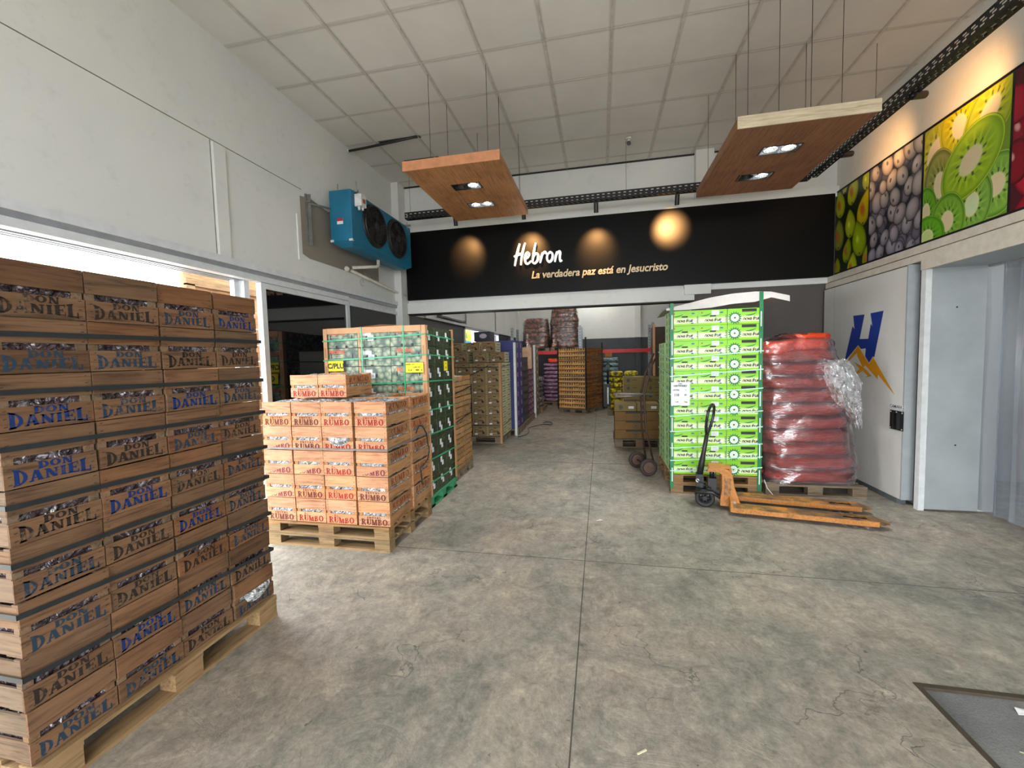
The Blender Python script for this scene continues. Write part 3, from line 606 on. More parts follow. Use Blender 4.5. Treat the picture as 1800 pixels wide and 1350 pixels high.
def kiwis(fan,Wd,Ht):
    rs=random.Random(5)
    def kiwi(u,v,rx,rz,ro,g=('a9c43a','7c9f22'),core='efd9b0'):
        n=48; G,D=hx(g[0]),hx(g[1])
        str_=lambda k,n_: tuple(x*(1.22 if k%3==0 else .8) for x in G)
        sd=lambda k,n_: (.05,.06,.02) if k%4==1 else tuple(x*1.1 for x in G)
        fan(u,v,el(rx,rz,ro),[(.26,hx(core)),(.34,hx('dfe0a0')),(.40,sd),(.48,sd),(.52,str_),(.80,G),(.93,D),(.97,tuple(x*1.3 for x in G)),(1,hx('6e5a1e'))],n)
    kiwi(.15,.85,.25,.36,-.5,('c2c024','98a01c')); kiwi(.42,.95,.22,.30,.2,('d4c80c','b0a80c')); kiwi(.72,.92,.22,.34,-.6,('b9c230','86a020'))
    kiwi(.22,.52,.20,.34,.1,('9a9c4a','6a6c2c')); kiwi(.06,.32,.14,.25,.1,('6fae2a','4c8418')); kiwi(.80,.30,.24,.26,-.3,('8fbf4a','5c8f2a')); kiwi(.58,.22,.2,.28,-.1,('8ab84c','588a2c'),'d8e8b8')
    kiwi(.55,.60,.36,.26,.75,('a4c828','7fa41c')); kiwi(.32,.16,.2,.26,.1,('84b83a','5a8c22')); kiwi(.08,.08,.22,.20,-.3,('6cb028','4a8a16'),'cfe090')
def reds(fan,Wd,Ht):
    rs=random.Random(9)
    for k in range(26):
        u,v=rs.uniform(0,Wd),rs.uniform(0,Ht); c=hx(rs.choice(['a01830','b42038','861226'])); fan(u,v,el(.14,.17,rs.uniform(-1,1)),[(.3,tuple(x*1.2 for x in c)),(.8,c),(1,tuple(x*.25 for x in c))],20)
        fan(u-.03,v+.05,el(.03,.045,.4),[(.4,hx('e8a0a0')),(1,c)],10)
poster('fruit_poster','poster of green pears on the right wall, farthest from camera',6.60,5.86,(.015,.02,.008),pears)
poster('fruit_poster','poster of pale blue berries between pears and kiwi slices',5.86,5.01,(.03,.03,.04),berries)
poster('fruit_poster','large poster of green and yellow kiwi slices',5.01,4.09,hx('7a9a2a'),kiwis)
poster('fruit_poster','poster of red fruit at the right edge of the view',4.09,3.17,(.08,.01,.02),reds)
m=MB().mat(black_plastic); m.box(XR-.03,XR,3.17,6.6,2.58,2.60); m.box(XR-.03,XR,3.17,6.6,3.71,3.72); struct('trim_12',m)
# ------------------------------------------------------------------ cold room
m_iso=M('white insulated panel',hx('dcdad4'),.45,var=.04,nscale=2); m_isoE=M('grey door edge',hx('a5abae'),.45,var=.05)
o=thing('cold_room_door','white sliding cold room door with blue letter and orange lightning mark','door',(3.05,0,0))
m=MB().mat(m_iso); m.box(-.05,.03,4.97,6.56,.05,2.42); dl=ob('door_leaf',m,o)
m=MB().mat(m_isoE); m.box(-.052,.10,4.955,4.972,.05,2.43); ob('leaf_edge',m,o)
m=MB().mat(M('panel seam',hx('b7b4ad'),.6)); m.box(-.0505,-.05,6.30,6.304,.05,2.42); ob('panel_seam',m,dl)
m=MB().mat(M('rubber skirt',hx('5c6465'),.7)); m.box(-.06,.02,5.0,6.5,.0,.05); ob('bottom_seal',m,o)
def pxm(pts): return [(-.0515,y,z) for y,z in pts]
# mark drawn as flat vinyl on the leaf (y, z on the door)
Bl=M('blue vinyl',hx('1f3a94'),.4,var=.03); Or=M('orange vinyl',hx('e39a1a'),.4,var=.03)
m=MB().mat(Bl); m.poly(pxm([(5.872,2.012),(5.648,2.007),(5.731,1.726),(5.568,1.723),(5.527,1.892),(5.497,1.856),(5.54,2.01),(5.313,2.016),(5.449,1.511),(5.474,1.523),(5.54,1.447),(5.617,1.523),(5.608,1.614),(5.7,1.608),(5.758,1.655),(6.038,1.45),(5.883,1.888),(5.84,1.851)])); ob('blue_letter',m,dl)
m=MB().mat(Or); m.poly(pxm([(5.758,1.65),(5.54,1.437),(5.474,1.516),(5.093,1.115),(5.377,1.322),(5.382,1.269),(5.603,1.415),(5.656,1.396),(5.764,1.52),(5.776,1.562),(5.993,1.429),(6.011,1.438)])); m.poly(pxm([(5.827,1.453),(5.656,1.4),(5.581,1.363),(5.486,1.298),(5.625,1.276),(5.556,1.297),(5.654,1.352),(5.816,1.294),(5.726,1.374)])); ob('orange_lightning',m,dl)
o.location=(3.05,0,0)
lb=thing('label_plate','small white CAMARA 2 label above the black door handle','label',(2.998,5.05,1.0))
m=MB().mat(paper); m.box(-.002,0,-.11,.11,-.022,.022); ob('plate',m,lb)
me=text_mesh('CAMARA 2',.045,ink_black,offset=.0006); me.transform(Matrix.Rotation(R(-90),4,'Z')); me.name='lettering'; q=ob('lettering',me,lb,(-.003,0,0))
hd=thing('door_handle_plate','black recessed handle plate on the white cold room door','handle',(2.998,5.05,.86))
m=MB().mat(black_plastic); m.box(-.006,0,-.10,.10,-.10,.10); q=ob('plate',m,hd); m=MB().mat(black_plastic); m.box(-.035,-.006,-.055,-.035,-.085,.085); m.box(-.035,-.006,.01,.03,-.085,.085); ob('grip',m,hd)
m=MB().mat(white_plastic)
for y in (-.085,0,.085):
    for z in (-.085,.085): m.box(-.009,-.006,y-.006,y+.006,z-.006,z+.006)
ob('screw',m,hd)
# doorway reveal and frame
m=MB().mat(M('black gap',(.01,.01,.01),.9)); m.box(3.10,3.14,4.86,4.95,0,2.44); struct('trim_13',m)
m=MB().mat(white_paint); m.box(3.05,3.10,4.80,4.86,0,2.40); struct('trim_14',m)
m=MB().mat(M('grey zinc reveal panel',hx('aab0b2'),.4,.1,.06,3)); m.box(3.10,3.53,4.79,4.85,.02,2.37); m.box(3.05,3.56,2.3,4.788,2.355,2.43); struct('door_2_reveal',m)
m=MB().mat(ink_black)
for x,z in ((3.30,1.98),(3.33,.66)): m.disc((x,4.789,z),(0,-1,0),.008,.002,10)
struct('trim_15',m)
m=MB().mat(m_iso); m.box(3.56,8.5,6.0,6.2,0,2.6); m.box(8.3,8.5,-2,6.2,0,2.6); m.box(3.52,3.7,4.85,6.2,0,2.6); m.box(3.52,3.7,-3,2.3,0,2.6); m.box(3.56,8.5,-2,-1.8,0,2.6); m.box(3.5,8.5,-2,6.2,2.5,2.6); struct('wall_cold_room',m)
t=NT('hazy strip plastic'); t.n.remove(t.b); tr_=t.add('ShaderNodeBsdfTransparent'); tr_.inputs[0].default_value=(.80,.84,.88,1); gl=t.add('ShaderNodeBsdfGlossy'); gl.inputs['Roughness'].default_value=.12; gl.inputs[0].default_value=(.9,.95,1,1)
df=t.add('ShaderNodeBsdfDiffuse'); df.inputs[0].default_value=(.42,.46,.52,1); a=t.add('ShaderNodeMixShader'); a.inputs[0].default_value=.35; b=t.add('ShaderNodeMixShader'); b.inputs[0].default_value=.10
t.ln(tr_.outputs[0],a.inputs[1]); t.ln(df.outputs[0],a.inputs[2]); t.ln(a.outputs[0],b.inputs[1]); t.ln(gl.outputs[0],b.inputs[2]); t.ln(b.outputs[0],t.n['Material Output'].inputs[0]); m_strip=t.m
o=thing('strip_curtain','clear plastic strip curtain hanging in the cold room doorway','curtain',(3.54,0,2.36))
for k in range(15):
    y=4.72-k*.165; m=MB().mat(m_strip); x=.012*(k%2); b=len(m.v); n=5
    for i in range(9):
        for q in range(n+1): m.v.append((x+.018*math.sin(PI*q/n)+.006*math.sin(i*.9+k),y-.10+.20*q/n,-.0-i*2.33/8))
    for i in range(8):
        for q in range(n): m.face((b+i*(n+1)+q,b+i*(n+1)+q+1,b+(i+1)*(n+1)+q+1,b+(i+1)*(n+1)+q),True)
    ob('plastic_strip',m,o)
m=MB().mat(steel); m.box(-.01,.03,2.3,4.8,-.02,.01); ob('hanging_rail',m,o)
# ================================================================== PALLETS AND STACKS
def pallet_parts(Wd,D,H,mt,levels=1):
    """Wd along x, D along y. deck boards, blocks and bottom runners, one mesh each"""
    h=H/levels; deck=MB().mat(mt); BL_=[]; RN_=[]; bt=.018
    for l in range(levels):
        z=l*h
        n=6 if D<1.05 else 7; bw=.095; 
        for k in range(n):
            y=-D/2+bw/2+(D-bw)*k/(n-1); deck.box(-Wd/2,Wd/2,y-bw/2,y+bw/2,z+h-bt,z+h-.001)
        for bx in (-1,0,1):
            w=.07 if bx else .075; cx=bx*(Wd/2-w)
            deck.box(cx-w,cx+w,-D/2,D/2,z+h-2*bt,z+h-bt)
            for by in (-1,0,1):
                cy=by*(D/2-.05); BL_.append(MB().mat(mt)); BL_[-1].box(cx-w+.002,cx+w-.002,cy-.048,cy+.048,z+bt,z+h-2*bt)
        for by in (-1,0,1):
            cy=by*(D/2-.05); RN_.append(MB().mat(mt)); RN_[-1].box(-Wd/2,Wd/2,cy-.05,cy+.05,z,z+bt)
    return [('deck_boards',deck.mesh('deck_boards'))]+[('block',q.mesh('block')) for q in BL_]+[('runner',q.mesh('runner')) for q in RN_]
def pallet(label,Wd,D,H,mt,loc,rz=0,levels=1,cat='pallet'):
    if levels==1: return Proto('wooden_pallet',cat,pallet_parts(Wd,D,H,mt)).put(label,loc,rz)
    h=H/levels
    for l in range(levels):
        Proto('wooden_pallet',cat,pallet_parts(Wd,D,h-.001,mt)).put(label[l],(loc[0],loc[1],loc[2]+l*h),rz)
def crumple(mb,x0,x1,y0,y1,z0,z1,nx=12,nz=3,amp=.006,seed=0):
    """vertical crumpled film sheet behind a slot (faces -y)"""
    rs=random.Random(seed); b=len(mb.v)
    for i in range(nx+1):
        for k in range(nz+1): mb.v.append((x0+(x1-x0)*i/nx,y0+rs.uniform(-amp,amp),z0+(z1-z0)*k/nz))
    for i in range(nx):
        for k in range(nz): a=b+i*(nz+1)+k; mb.face((a,a+nz+1,a+nz+2,a+1))
def crumple_top(mb,x0,x1,y0,y1,z,h,nx=12,ny=16,seed=0):
    rs=random.Random(seed); b=len(mb.v)
    for i in range(nx+1):
        for k in range(ny+1):
            u=i/nx*2-1; v=k/ny*2-1; e=(1-u**4)*(1-v**4)
            mb.v.append((x0+(x1-x0)*i/nx,y0+(y1-y0)*k/ny,z+h*e*(.6+.4*noise.noise(Vector((i*.5,k*.5,seed*3.1))))+rs.uniform(-.25,.25)*h*.5))
    for i in range(nx):
        for k in range(ny): a=b+i*(ny+1)+k; mb.face((a,a+ny+1,a+ny+2,a+1))
# ---------------------------------------------------- fruit crate kinds
def crate_proto(W_,D,H,wf,ws,liner,ink,kind,seed=0,bulge=0,top=False):
    rs=random.Random(seed); hw,hd=W_/2,D/2; th=.008
    zs0,zs1=.002,H*.42; zt0,zt1=H*.55,H-.001
    fr=MB().mat(ws)
    for sx_ in (-1,1):
        for sy in (-1,1):
            a=sx_*(hw-.018); c=sy*(hd-th-.014); fr.box(a-.018+.002,a+.018-.002,c-.014,c+.014,.004,H-.004)
    for k in range(3): y=-hd+.05+k*(D-.1)/2; fr.box(-hw+.004,hw-.004,y-.04,y+.04,.0,.006)
    ts=MB().mat(wf); ts.box(-hw,hw,-hd,-hd+th,zt0,zt1,jit=.0012)
    bs=MB().mat(wf); bs.box(-hw,hw,-hd,-hd+th,zs0,zs1,jit=.0012)
    nm=M('rusty nail',hx('3a2c22'),.7); ts.mat(nm); bs.mat(nm)
    for sx_ in (-1,1):
        for z in (zs0+.012,(zs0+zs1)/2,zs1-.012,zt0+.012,(zt0+zt1)/2,zt1-.012):
            x=sx_*(hw-.016); z2=z+rs.uniform(-.004,.004); (bs if z<H/2 else ts).quad((x-.005,-hd-.0006,z2-.002),(x+.006,-hd-.0006,z2),(x+.006,-hd-.0006,z2+.003),(x-.005,-hd-.0006,z2+.002))
    bk=MB().mat(wf); bk.box(-hw,hw,hd-th,hd,zt0,zt1); bk.box(-hw,hw,hd-th,hd,zs0,zs1)
    parts=[('corner_frame',fr.mesh('corner_frame')),('top_slat',ts.mesh('top_slat'))]
    L=MB().mat(ink)
    if kind=='dd':
        word(L,'DANIEL',-hw*.84,hw*.86,lambda u:.007+.010*(1-(2*u-1)**2),lambda u:.071-.020*(1-(2*u-1)**2)); word(L,'DON',-hw*.34,hw*.44,lambda u:.056+.003*(1-(2*u-1)**2),lambda u:.084)
    elif kind=='ru':
        word(L,'RUMBO',-hw*.84,hw*.86,lambda u:.010,lambda u:.058+.005*abs(2*u-1)); word(L,'FRUTAS',-hw*.46,hw*.42,lambda u:.064,lambda u:.082)
    for i in range(len(L.v)): x,y,z=L.v[i]; L.v[i]=(x,-hd-.0008,z)
    sub=[('lettering',L.mesh('lettering'))] if L.v else []
    parts.append(('bottom_slat',bs.mesh('bottom_slat'),sub))
    parts.append(('back_slats',bk.mesh('back_slats')))
    for sx_ in (-1,1):
        sd=MB().mat(ws); s2_=MB().mat(ws); x0,x1=(hw-.009,hw-.001) if sx_>0 else (-hw+.001,-hw+.009)
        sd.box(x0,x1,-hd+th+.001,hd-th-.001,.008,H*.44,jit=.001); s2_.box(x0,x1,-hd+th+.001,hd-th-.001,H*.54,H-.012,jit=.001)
        sub=[]
        if kind=='ru' and sx_>0:
            T=MB().mat(ink_sideR); word(T,'RUMBO',-hd*.75,hd*.78,lambda u:H*.62,lambda u:H*.88)
            T.mat(ink_sideD); word(T,'FRUTAS',-hd*.7,hd*.2,lambda u:H*.555,lambda u:H*.60)
            T.v=[(hw-.0003,x,z) for x,y,z in T.v]; sub=[('side_lettering',T.mesh('side_lettering'))]
        parts.append(('lower_side_slat',sd.mesh('lower_side_slat'))); parts.append(('upper_side_slat',s2_.mesh('upper_side_slat'),sub))
    ln=MB().mat(liner); crumple(ln,-hw+.035,hw-.035,-hd+.016,0,H*.38,H*.58,14,3,.005,seed)
    for sx_ in (-1,1):
        st=len(ln.v); crumple(ln,-hd+.04,hd-.04,-hw+.014,0,H*.40,H*.57,16,2,.004,seed+5)
        ln.xf(Matrix.Rotation(R(90 if sx_>0 else -90),4,'Z'),st)
    crumple_top(ln,-hw+.012,hw-.012,-hd+.012,hd-.012,H-.028 if not top else H-.02,.012 if not top else .03,10,14,seed)
    if bulge:
        b=len(ln.v); nx,nz=16,10
        for i in range(nx+1):
            for k in range(nz+1):
                u=i/nx*2-1; v=k/nz; e=max(0,1-u*u)**.5; dz=-.075*v*e
                ln.v.append((.01+u*hw*.68,-hd-.004-.03*math.sin(PI*min(1,v*1.1+.05))*e-.006*noise.noise(Vector((i*.9,k*.9,seed))),H*.57+dz))
        for i in range(nx):
            for k in range(nz): a=b+i*(nz+1)+k; ln.face((a,a+nz+1,a+nz+2,a+1))
    parts.append(('plastic_liner',ln.mesh('plastic_liner')))
    return Proto('fruit_crate','crate',parts)
ink_sideR=stencil('side red ink',hx('7e3d30'),.9,hx('a47a52')); ink_sideD=stencil('side dark ink',hx('4c3a2c'),.9,hx('a47a52'))
# ---- stack of dark lettered crates, left foreground (front faces +x)
HD=.2067
pd={k:crate_proto(.283,.47,HD-.002,wood_dd,wood_dd_side,film_dark,i,'dd',n) for n,(k,i) in enumerate((('B',ink_blue),('M',ink_mid),('F',ink_fade)))}
pdx=crate_proto(.283,.47,HD-.002,wood_dd,wood_dd_side,film_silver,ink_mid,'dd',9,bulge=1)
pdt={k:crate_proto(.283,.47,HD-.002,wood_dd,wood_dd_side,film_dark,i,'dd',20+n,top=True) for n,(k,i) in enumerate((('B',ink_blue),('M',ink_mid),('F',ink_fade)))}
TAB=['FFMB','MMFF','BMBM','BFMF','FBFM','MFBM','MFFM','FBMF','MMFX']
CN=['nearest column','second column from camera','third column from camera','farthest column']
IN={'B':'bright blue','M':'greyish blue','F':'faded dark','X':'plastic covered dark'}
cy=[1.192,1.482,1.775,2.068]
pallet('grey timber pallet under the tall stack of wooden crates in the left foreground',1.16,1.02,.138,wood_pal,(-2.545,1.63,0),R(90))
for r_ in range(9):
    for c_ in range(4):
        ch=TAB[r_][c_]; z=.14+(8-r_)*HD; P=(pdx if ch=='X' else (pdt if r_==0 else pd)[ch])
        P.put(f'{IN[ch]} lettered crate in tall left stack, {tier(r_,9)}, {CN[c_]}',(-2.295+random.uniform(-.006,.006)-.004*(r_%2),cy[c_]+random.uniform(-.003,.003),z),R(90)+random.uniform(-.012,.012),'lettered crates of the left foreground stack')
hid=crate_proto(.283,.47,HD-.002,wood_dd,wood_dd_side,film_dark,ink_fade,'none',31)
for r_ in range(9):
    for c_ in range(4): hid.put('plain wooden crate in the rear row of the tall left stack, beside the doorway',(-2.80,cy[c_],.14+(8-r_)*HD),R(90),'rear row of the left foreground stack')
SZ=[(1.73,1.738),(1.523,1.503),(1.322,1.305),(1.114,1.086),(.902,.896),(.717,.662),(.48,.43)]
for k,(za,zb) in enumerate(SZ):
    m=MB().mat(black_strap); h=.0095; xf,yn,yf=-2.046,1.040,2.222
    pts=[(-3.05,yn,za),(xf,yn,za),(xf,yf,zb),(-3.05,yf,zb)]
    for a,b_ in zip(pts,pts[1:]): m.quad((a[0],a[1],a[2]-h),(b_[0],b_[1],b_[2]-h),(b_[0],b_[1],b_[2]+h),(a[0],a[1],a[2]+h))
    q=ob('strapping_band',m); s_=q.modifiers.new('thickness','SOLIDIFY'); s_.thickness=.0012; tag(q,f'black plastic band around the tall left crate stack, {ORD[k] if k else "topmost"}{"" if k==0 else " band down"}','strap','black bands of the left foreground stack')
# ---- fresh crate stack on two pallets
RX0,RW=-2.915,.294; RH=.2105; RZ=.218
pr={k:crate_proto(.286,.43,RH-.002,wood_ru,wood_ru_side,film_silver,i,'ru',40+n) for n,(k,i) in enumerate((('R',ink_red),('N',ink_brown),('P',ink_purple)))}
prt={k:crate_proto(.286,.43,RH-.002,wood_ru,wood_ru_side,film_silver,i,'ru',50+n,top=True) for n,(k,i) in enumerate((('R',ink_red),('N',ink_brown),('P',ink_purple)))}
prb=crate_proto(.286,.43,RH-.002,wood_ru,wood_ru_side,film_silver,ink_red,'ru',60,bulge=1)
pallet(('lower of the two timber pallets under the reddish crate stack','upper of the two timber pallets under the reddish crate stack'),1.19,.90,.216,wood_pal,(-2.335,3.57,0),0,2)
RT=['NNRR','PNXR','PPRP','PNRN','NRRN']; RI={'R':'red','N':'brown','P':'purplish red','X':'half covered red'}
RC=['leftmost column','second column','third column','right corner column']
for r_ in range(5):
    for c_ in range(4):
        ch=RT[r_][c_]; z=RZ+(4-r_)*RH; P=prb if ch=='X' else (prt if r_==0 else pr)[ch]
        dx=.012 if c_==3 else -.006
        P.put(f'{RI[ch]} lettered crate, front of double pallet stack, {tier(r_,5)}, {RC[c_]}',(RX0+RW*(c_+.5)+dx+random.uniform(-.003,.003),3.345+random.uniform(-.005,.005),z),random.uniform(-.012,.012),'front row crates of the reddish stack')
        if c_==3: pr['R'].put(f'reddish crate at rear right corner of double pallet stack, {tier(r_,5)}',(RX0+RW*3.5+dx,3.80,z),random.uniform(-.01,.01),'rear row crates of the reddish stack')
        elif r_==0: prt['R'].put('reddish crate in the rear row of the double pallet stack, behind the loose crates',(RX0+RW*(c_+.5)+dx,3.80,z),0,'rear row crates of the reddish stack')
for k,(x,l) in enumerate(((-2.70,'left'),(-2.405,'right'))):
    prt['RR'[k]].put(f'reddish wooden crate lying on top of the double pallet stack, the {l} one of two',(x,3.62,RZ+5*RH+.012),random.uniform(-.01,.01),'loose crates on top of the reddish stack')
m=MB().mat(grey_strap); z=.868
for a,b_ in zip([(-2.94,4.03),(-2.94,3.118),(-1.722,3.118),(-1.722,4.03)],[(-2.94,3.118),(-1.722,3.118),(-1.722,4.03)]): m.quad((a[0],a[1],z-.007),(b_[0],b_[1],z-.007),(b_[0],b_[1],z+.007),(a[0],a[1],z+.007))
q=ob('strapping_band',m); s_=q.modifiers.new('thickness','SOLIDIFY'); s_.thickness=.001; tag(q,'thin grey band around the reddish crate stack','strap')
m=MB().mat(black_plastic); pts=[(-1.70,3.62,.92),(-1.685,3.70,.98),(-1.68,3.80,.90),(-1.67,3.84,.74),(-1.68,3.79,.62),(-1.70,3.70,.58),(-1.70,3.72,.40)]; m.tube([Vector((p[0],*q_)) for p,q_ in zip([pts[min(len(pts)-1,i//8)] for i in range(len(brush([(p[1],p[2]) for p in pts])))],brush([(p[1],p[2]) for p in pts]))],.006,6)
q=ob('loose_strap',m); tag(q,'loose black strap end curling down the right side of the reddish crate stack','strap')
# ---- avocado box pallet, green straps
t=NT('avocado print'); v=t.coord((1,1,1)); vo=t.add('ShaderNodeTexVoronoi',feature='DISTANCE_TO_EDGE'); vo.inputs['Scale'].default_value=17; t.ln(v,vo.inputs['Vector']); vo2=t.add('ShaderNodeTexVoronoi'); vo2.inputs['Scale'].default_value=17; t.ln(v,vo2.inputs['Vector'])
c=t.ramp(vo2.outputs['Distance'],[(0,hx('bfc0a0')),(.3,hx('9aa68c')),(.7,hx('566a60'))]); c=t.mix(.8,c,t.ramp(vo.outputs['Distance'],[(0,(.55,.6,.56)),(.05,(1,1,1))]),'MULTIPLY'); t.col(c); t.set(rough=.5); m_avo=t.m
m_avodark=NT('dark avocado side print'); v=m_avodark.coord((1,1,1)); n=m_avodark.noise(v,22,3,.6); m_avodark.col(m_avodark.ramp(n,[(.35,hx('1c2618')),(.6,hx('39472c')),(.75,hx('55633c'))])); m_avodark=m_avodark.m
m_card=M('brown cardboard',hx('b98a60'),.75,var=.06,nscale=4); m_cardP=M('pale cardboard edge',hx('d3a178'),.7,var=.05)
m_orange=M('orange print',hx('e2683a'),.6,var=.04)
def disc_flat(m,x,y,z,rx,rz,n=14): m.poly([(x+rx*math.cos(2*PI*i/n),y,z+rz*math.sin(2*PI*i/n)) for i in range(n)])
AW,AD,AH=.385,.268,.201
def avo(variant):
    m=MB().mat(m_avo); m.box(-AW/2,AW/2,-AD/2,AD/2,.001,AH-.001); m.mat(m_avodark).box(AW/2-.001,AW/2+.001,-AD/2+.002,AD/2-.002,.002,AH-.002)
    y=-AD/2-.001; parts=[('carton',m.mesh('carton'))]; sub=[]
    if variant=='mid':
        a=MB().mat(m_cardP); a.box(-AW/2+.004,-AW/2+.03,y-.001,y,.004,AH-.004); sub.append(('bare_flap_edge',a.mesh('bare_flap_edge')))
        a=MB().mat(paper); a.box(-.13,-.03,y-.002,y,.125,.165); a.box(-.07,.0,y-.003,y,.07,.125); a.mat(ink_black)
        for k in range(5): a.box(-.062+k*.011,-.058+k*.011,y-.0035,y-.003,.08,.115)
        sub.append(('sticker',a.mesh('sticker')))
        a=MB().mat(ink_black); HL=((-.085,.10,.013,.022),(.02,.10,.013,.022),(-.03,.008,.02,.008))
    else:
        a=MB().mat(m_orange); me=text_mesh('PROPAL',.058,m_orange,offset=.0012,space=.98); xs=-.06 if variant=='left' else -.03; me.transform(Matrix.Translation((xs,y-.0006,.158))); me.name='lettering'; sub.append(('lettering',me))
        a=MB().mat(M('pale print line',hx('c9cfb4'),.6)); a.box(xs-.07,xs+.07,y-.0006,y,.118,.123); a.box(xs-.05,xs+.06,y-.0006,y,.100,.104); sub.append(('small_print',a.mesh('small_print')))
        a=MB().mat(ink_black); HL=((-.13,.12,.007,.03),(.13,.115,.007,.03),(-.06,.014,.017,.015),(.06,.014,.017,.015))
    for q in HL: a=MB().mat(ink_black); disc_flat(a,q[0],y-.0005,q[1],q[2],q[3]); sub.append(('hand_hole',a.mesh('hand_hole')))
    # side face labels
    x=AW/2+.0015; a=MB().mat(paper); a.box(x,x+.001,-.07,-.02,.10,.165); a.box(x,x+.0015,-.03,.02,.06,.115); sub.append(('side_sticker',a.mesh('side_sticker')))
    a=MB().mat(ink_black); a.box(x,x+.0005,.03,.06,.08,.13); a.box(x,x+.0005,-.10,-.08,.03,.05); sub.append(('side_hole',a.mesh('side_hole')))
    parts[0]=(parts[0][0],parts[0][1],sub); return Proto('fruit_carton','box',parts)
av={k:avo(k) for k in ('left','mid','right')}; AX=[-2.79,-2.40,-2.01]; AY=[4.285,4.557,4.829]
for r_ in range(9):
    z=.12+(8-r_)*.2045
    for c_,k in enumerate(('left','mid','right')):
        av[k].put(f'avocado carton in front of green strapped stack, {tier(r_,9)}, {("left column","middle column","right corner column")[c_]}',(AX[c_],AY[0],z),0,'avocado cartons facing the camera')
        if c_==2 :
            for q in (1,2): av['right'].put(f'dark green carton, aisle side of avocado stack, {tier(r_,9)}, {("","middle column","rear column")[q]}',(AX[2],AY[q],z),0,'avocado cartons on the aisle side')
        elif r_==0:
            for q in (1,2): av['right'].put('carton in the hidden top layer of the green strapped stack',(AX[c_],AY[q],z),0,'hidden top cartons of the avocado stack')
o=thing('plastic_pallet','green plastic pallet under the avocado carton stack','pallet',(-2.40,4.56,0))
gm=M('green pallet plastic',hx('3f9a6c'),.5); m=MB().mat(gm); m.box(-.60,.60,-.42,.42,.095,.118); ob('deck',m,o)
m=MB().mat(gm)
for bx in (-1,0,1):
    for by in (-1,0,1): m=MB().mat(gm); m.box(bx*.53-.06,bx*.53+.06,by*.36-.05,by*.36+.05,.02,.095); ob('foot_block',m,o)
m=MB().mat(gm)
for by in (-1,0,1): m.box(-.60,.60,by*.36-.055,by*.36+.055,0,.02)
m.box(.48,.60,-.42,.42,0,.02); m.box(-.6,-.48,-.42,.42,0,.02); ob('runners',m,o)
z1=.12+9*.2045
for k,(x,y,l) in enumerate(((-3.0,4.135,'front left'),(-1.795,4.135,'front right'),(-1.795,4.975,'rear right'))):
    m=MB().mat(m_cardP if k<2 else m_card); dx=.045 if k==0 else -.045; dy=.05 if k<2 else -.05
    m.box(min(x,x+dx),max(x,x+dx),y-.004,y+.001,.13,z1+.01); m.box(x-.003 if k else x-.003,x+.003,min(y,y+dy),max(y,y+dy),.13,z1+.01)
    m.mat(m_card)
    for j_ in range(8): m.box(min(x,x+dx)+.01,max(x,x+dx)-.012,y-.0048,y-.004,.25+j_*.2,.36+j_*.2)
    q=ob('corner_post',m); tag(q,f'tall brown cardboard corner post of the avocado stack, {l}','corner post','cardboard posts of the avocado stack')
m=MB().mat(m_cardP); m.box(-2.95,-1.845,4.128,4.140,z1-.05,z1+.012); m.box(-2.93,-1.80,4.14,4.22,z1+.004,z1+.012); q=ob('top_edge_protector',m); tag(q,'long cardboard edge strip along the top front of the avocado stack','edge strip')
m=MB().mat(m_card); b=len(m.v)
for (x,y,zz) in ((-2.85,4.3,.02),(-2.1,4.25,.03),(-1.95,4.8,.02),(-2.7,4.9,.03),(-2.5,4.5,.07)): m.v.append((x,y,z1+zz))
for q in ((0,1,4),(1,2,4),(2,3,4),(3,0,4)): m.face(tuple(b+i for i in q))
q=ob('cardboard_sheet',m); s_=q.modifiers.new('t','SOLIDIFY'); s_.thickness=.006; tag(q,'buckled brown cardboard sheet lying on top of the avocado stack','cardboard')
def ribbon(m,pts,h,axis='h'):
    for a,b_ in zip(pts,pts[1:]):
        if axis=='h': m.quad((a[0],a[1],a[2]-h),(b_[0],b_[1],b_[2]-h),(b_[0],b_[1],b_[2]+h),(a[0],a[1],a[2]+h))
def band(label,pts,h,mt,group,th=.0012):
    m=MB().mat(mt); ribbon(m,pts,h); q=ob('strapping_band',m); s_=q.modifiers.new('t','SOLIDIFY'); s_.thickness=th; tag(q,label,'strap',group)
for k,z in enumerate((1.855,1.64,1.36,1.05,.79,.52,.27)):
    band(f'horizontal green band around the avocado stack, {"topmost" if k==0 else ORD[k]+" from the top"}',[(-3.01,4.98,z-.03),(-3.01,4.128,z-.02),(-1.785,4.128,z+.02),(-1.785,4.985,z-.01)],.0075,green_strap,'green bands around the avocado stack')
for x,l in ((-2.53,'left'),(-2.04,'right')):
    m=MB().mat(green_strap); m.box(x-.007,x+.007,4.122,4.126,.02,z1+.014); m.box(x-.007,x+.007,4.122,4.98,z1+.013,z1+.016); q=ob('strapping_band',m); tag(q,f'upright green band on the front of the avocado stack, the {l} one','strap','upright green bands')
def notice(label,name,x,y,z,w,h,lines,mt=yellow_paper,rz=0,cat='sign'):
    o=thing(name,label,cat,(x,y,z),rz); m=MB().mat(mt); m.box(-w/2,w/2,-.002,0,0,h); m.mat(ink_black)
    for q in ((-w/2,w/2,0,.004),(-w/2,w/2,h-.004,h),(-w/2,-w/2+.004,0,h),(w/2-.004,w/2,0,h)): 
        if mt is yellow_paper: m.box(q[0],q[1],-.0026,-.002,q[2],q[3])
    ob('sheet',m,o)
    for (tx,tz,sz,txt) in lines:
        me=text_mesh(txt,sz,ink_black,offset=sz*.04); me.name='lettering'; ob('lettering',me,o,(tx,-.0032,tz))
    return o
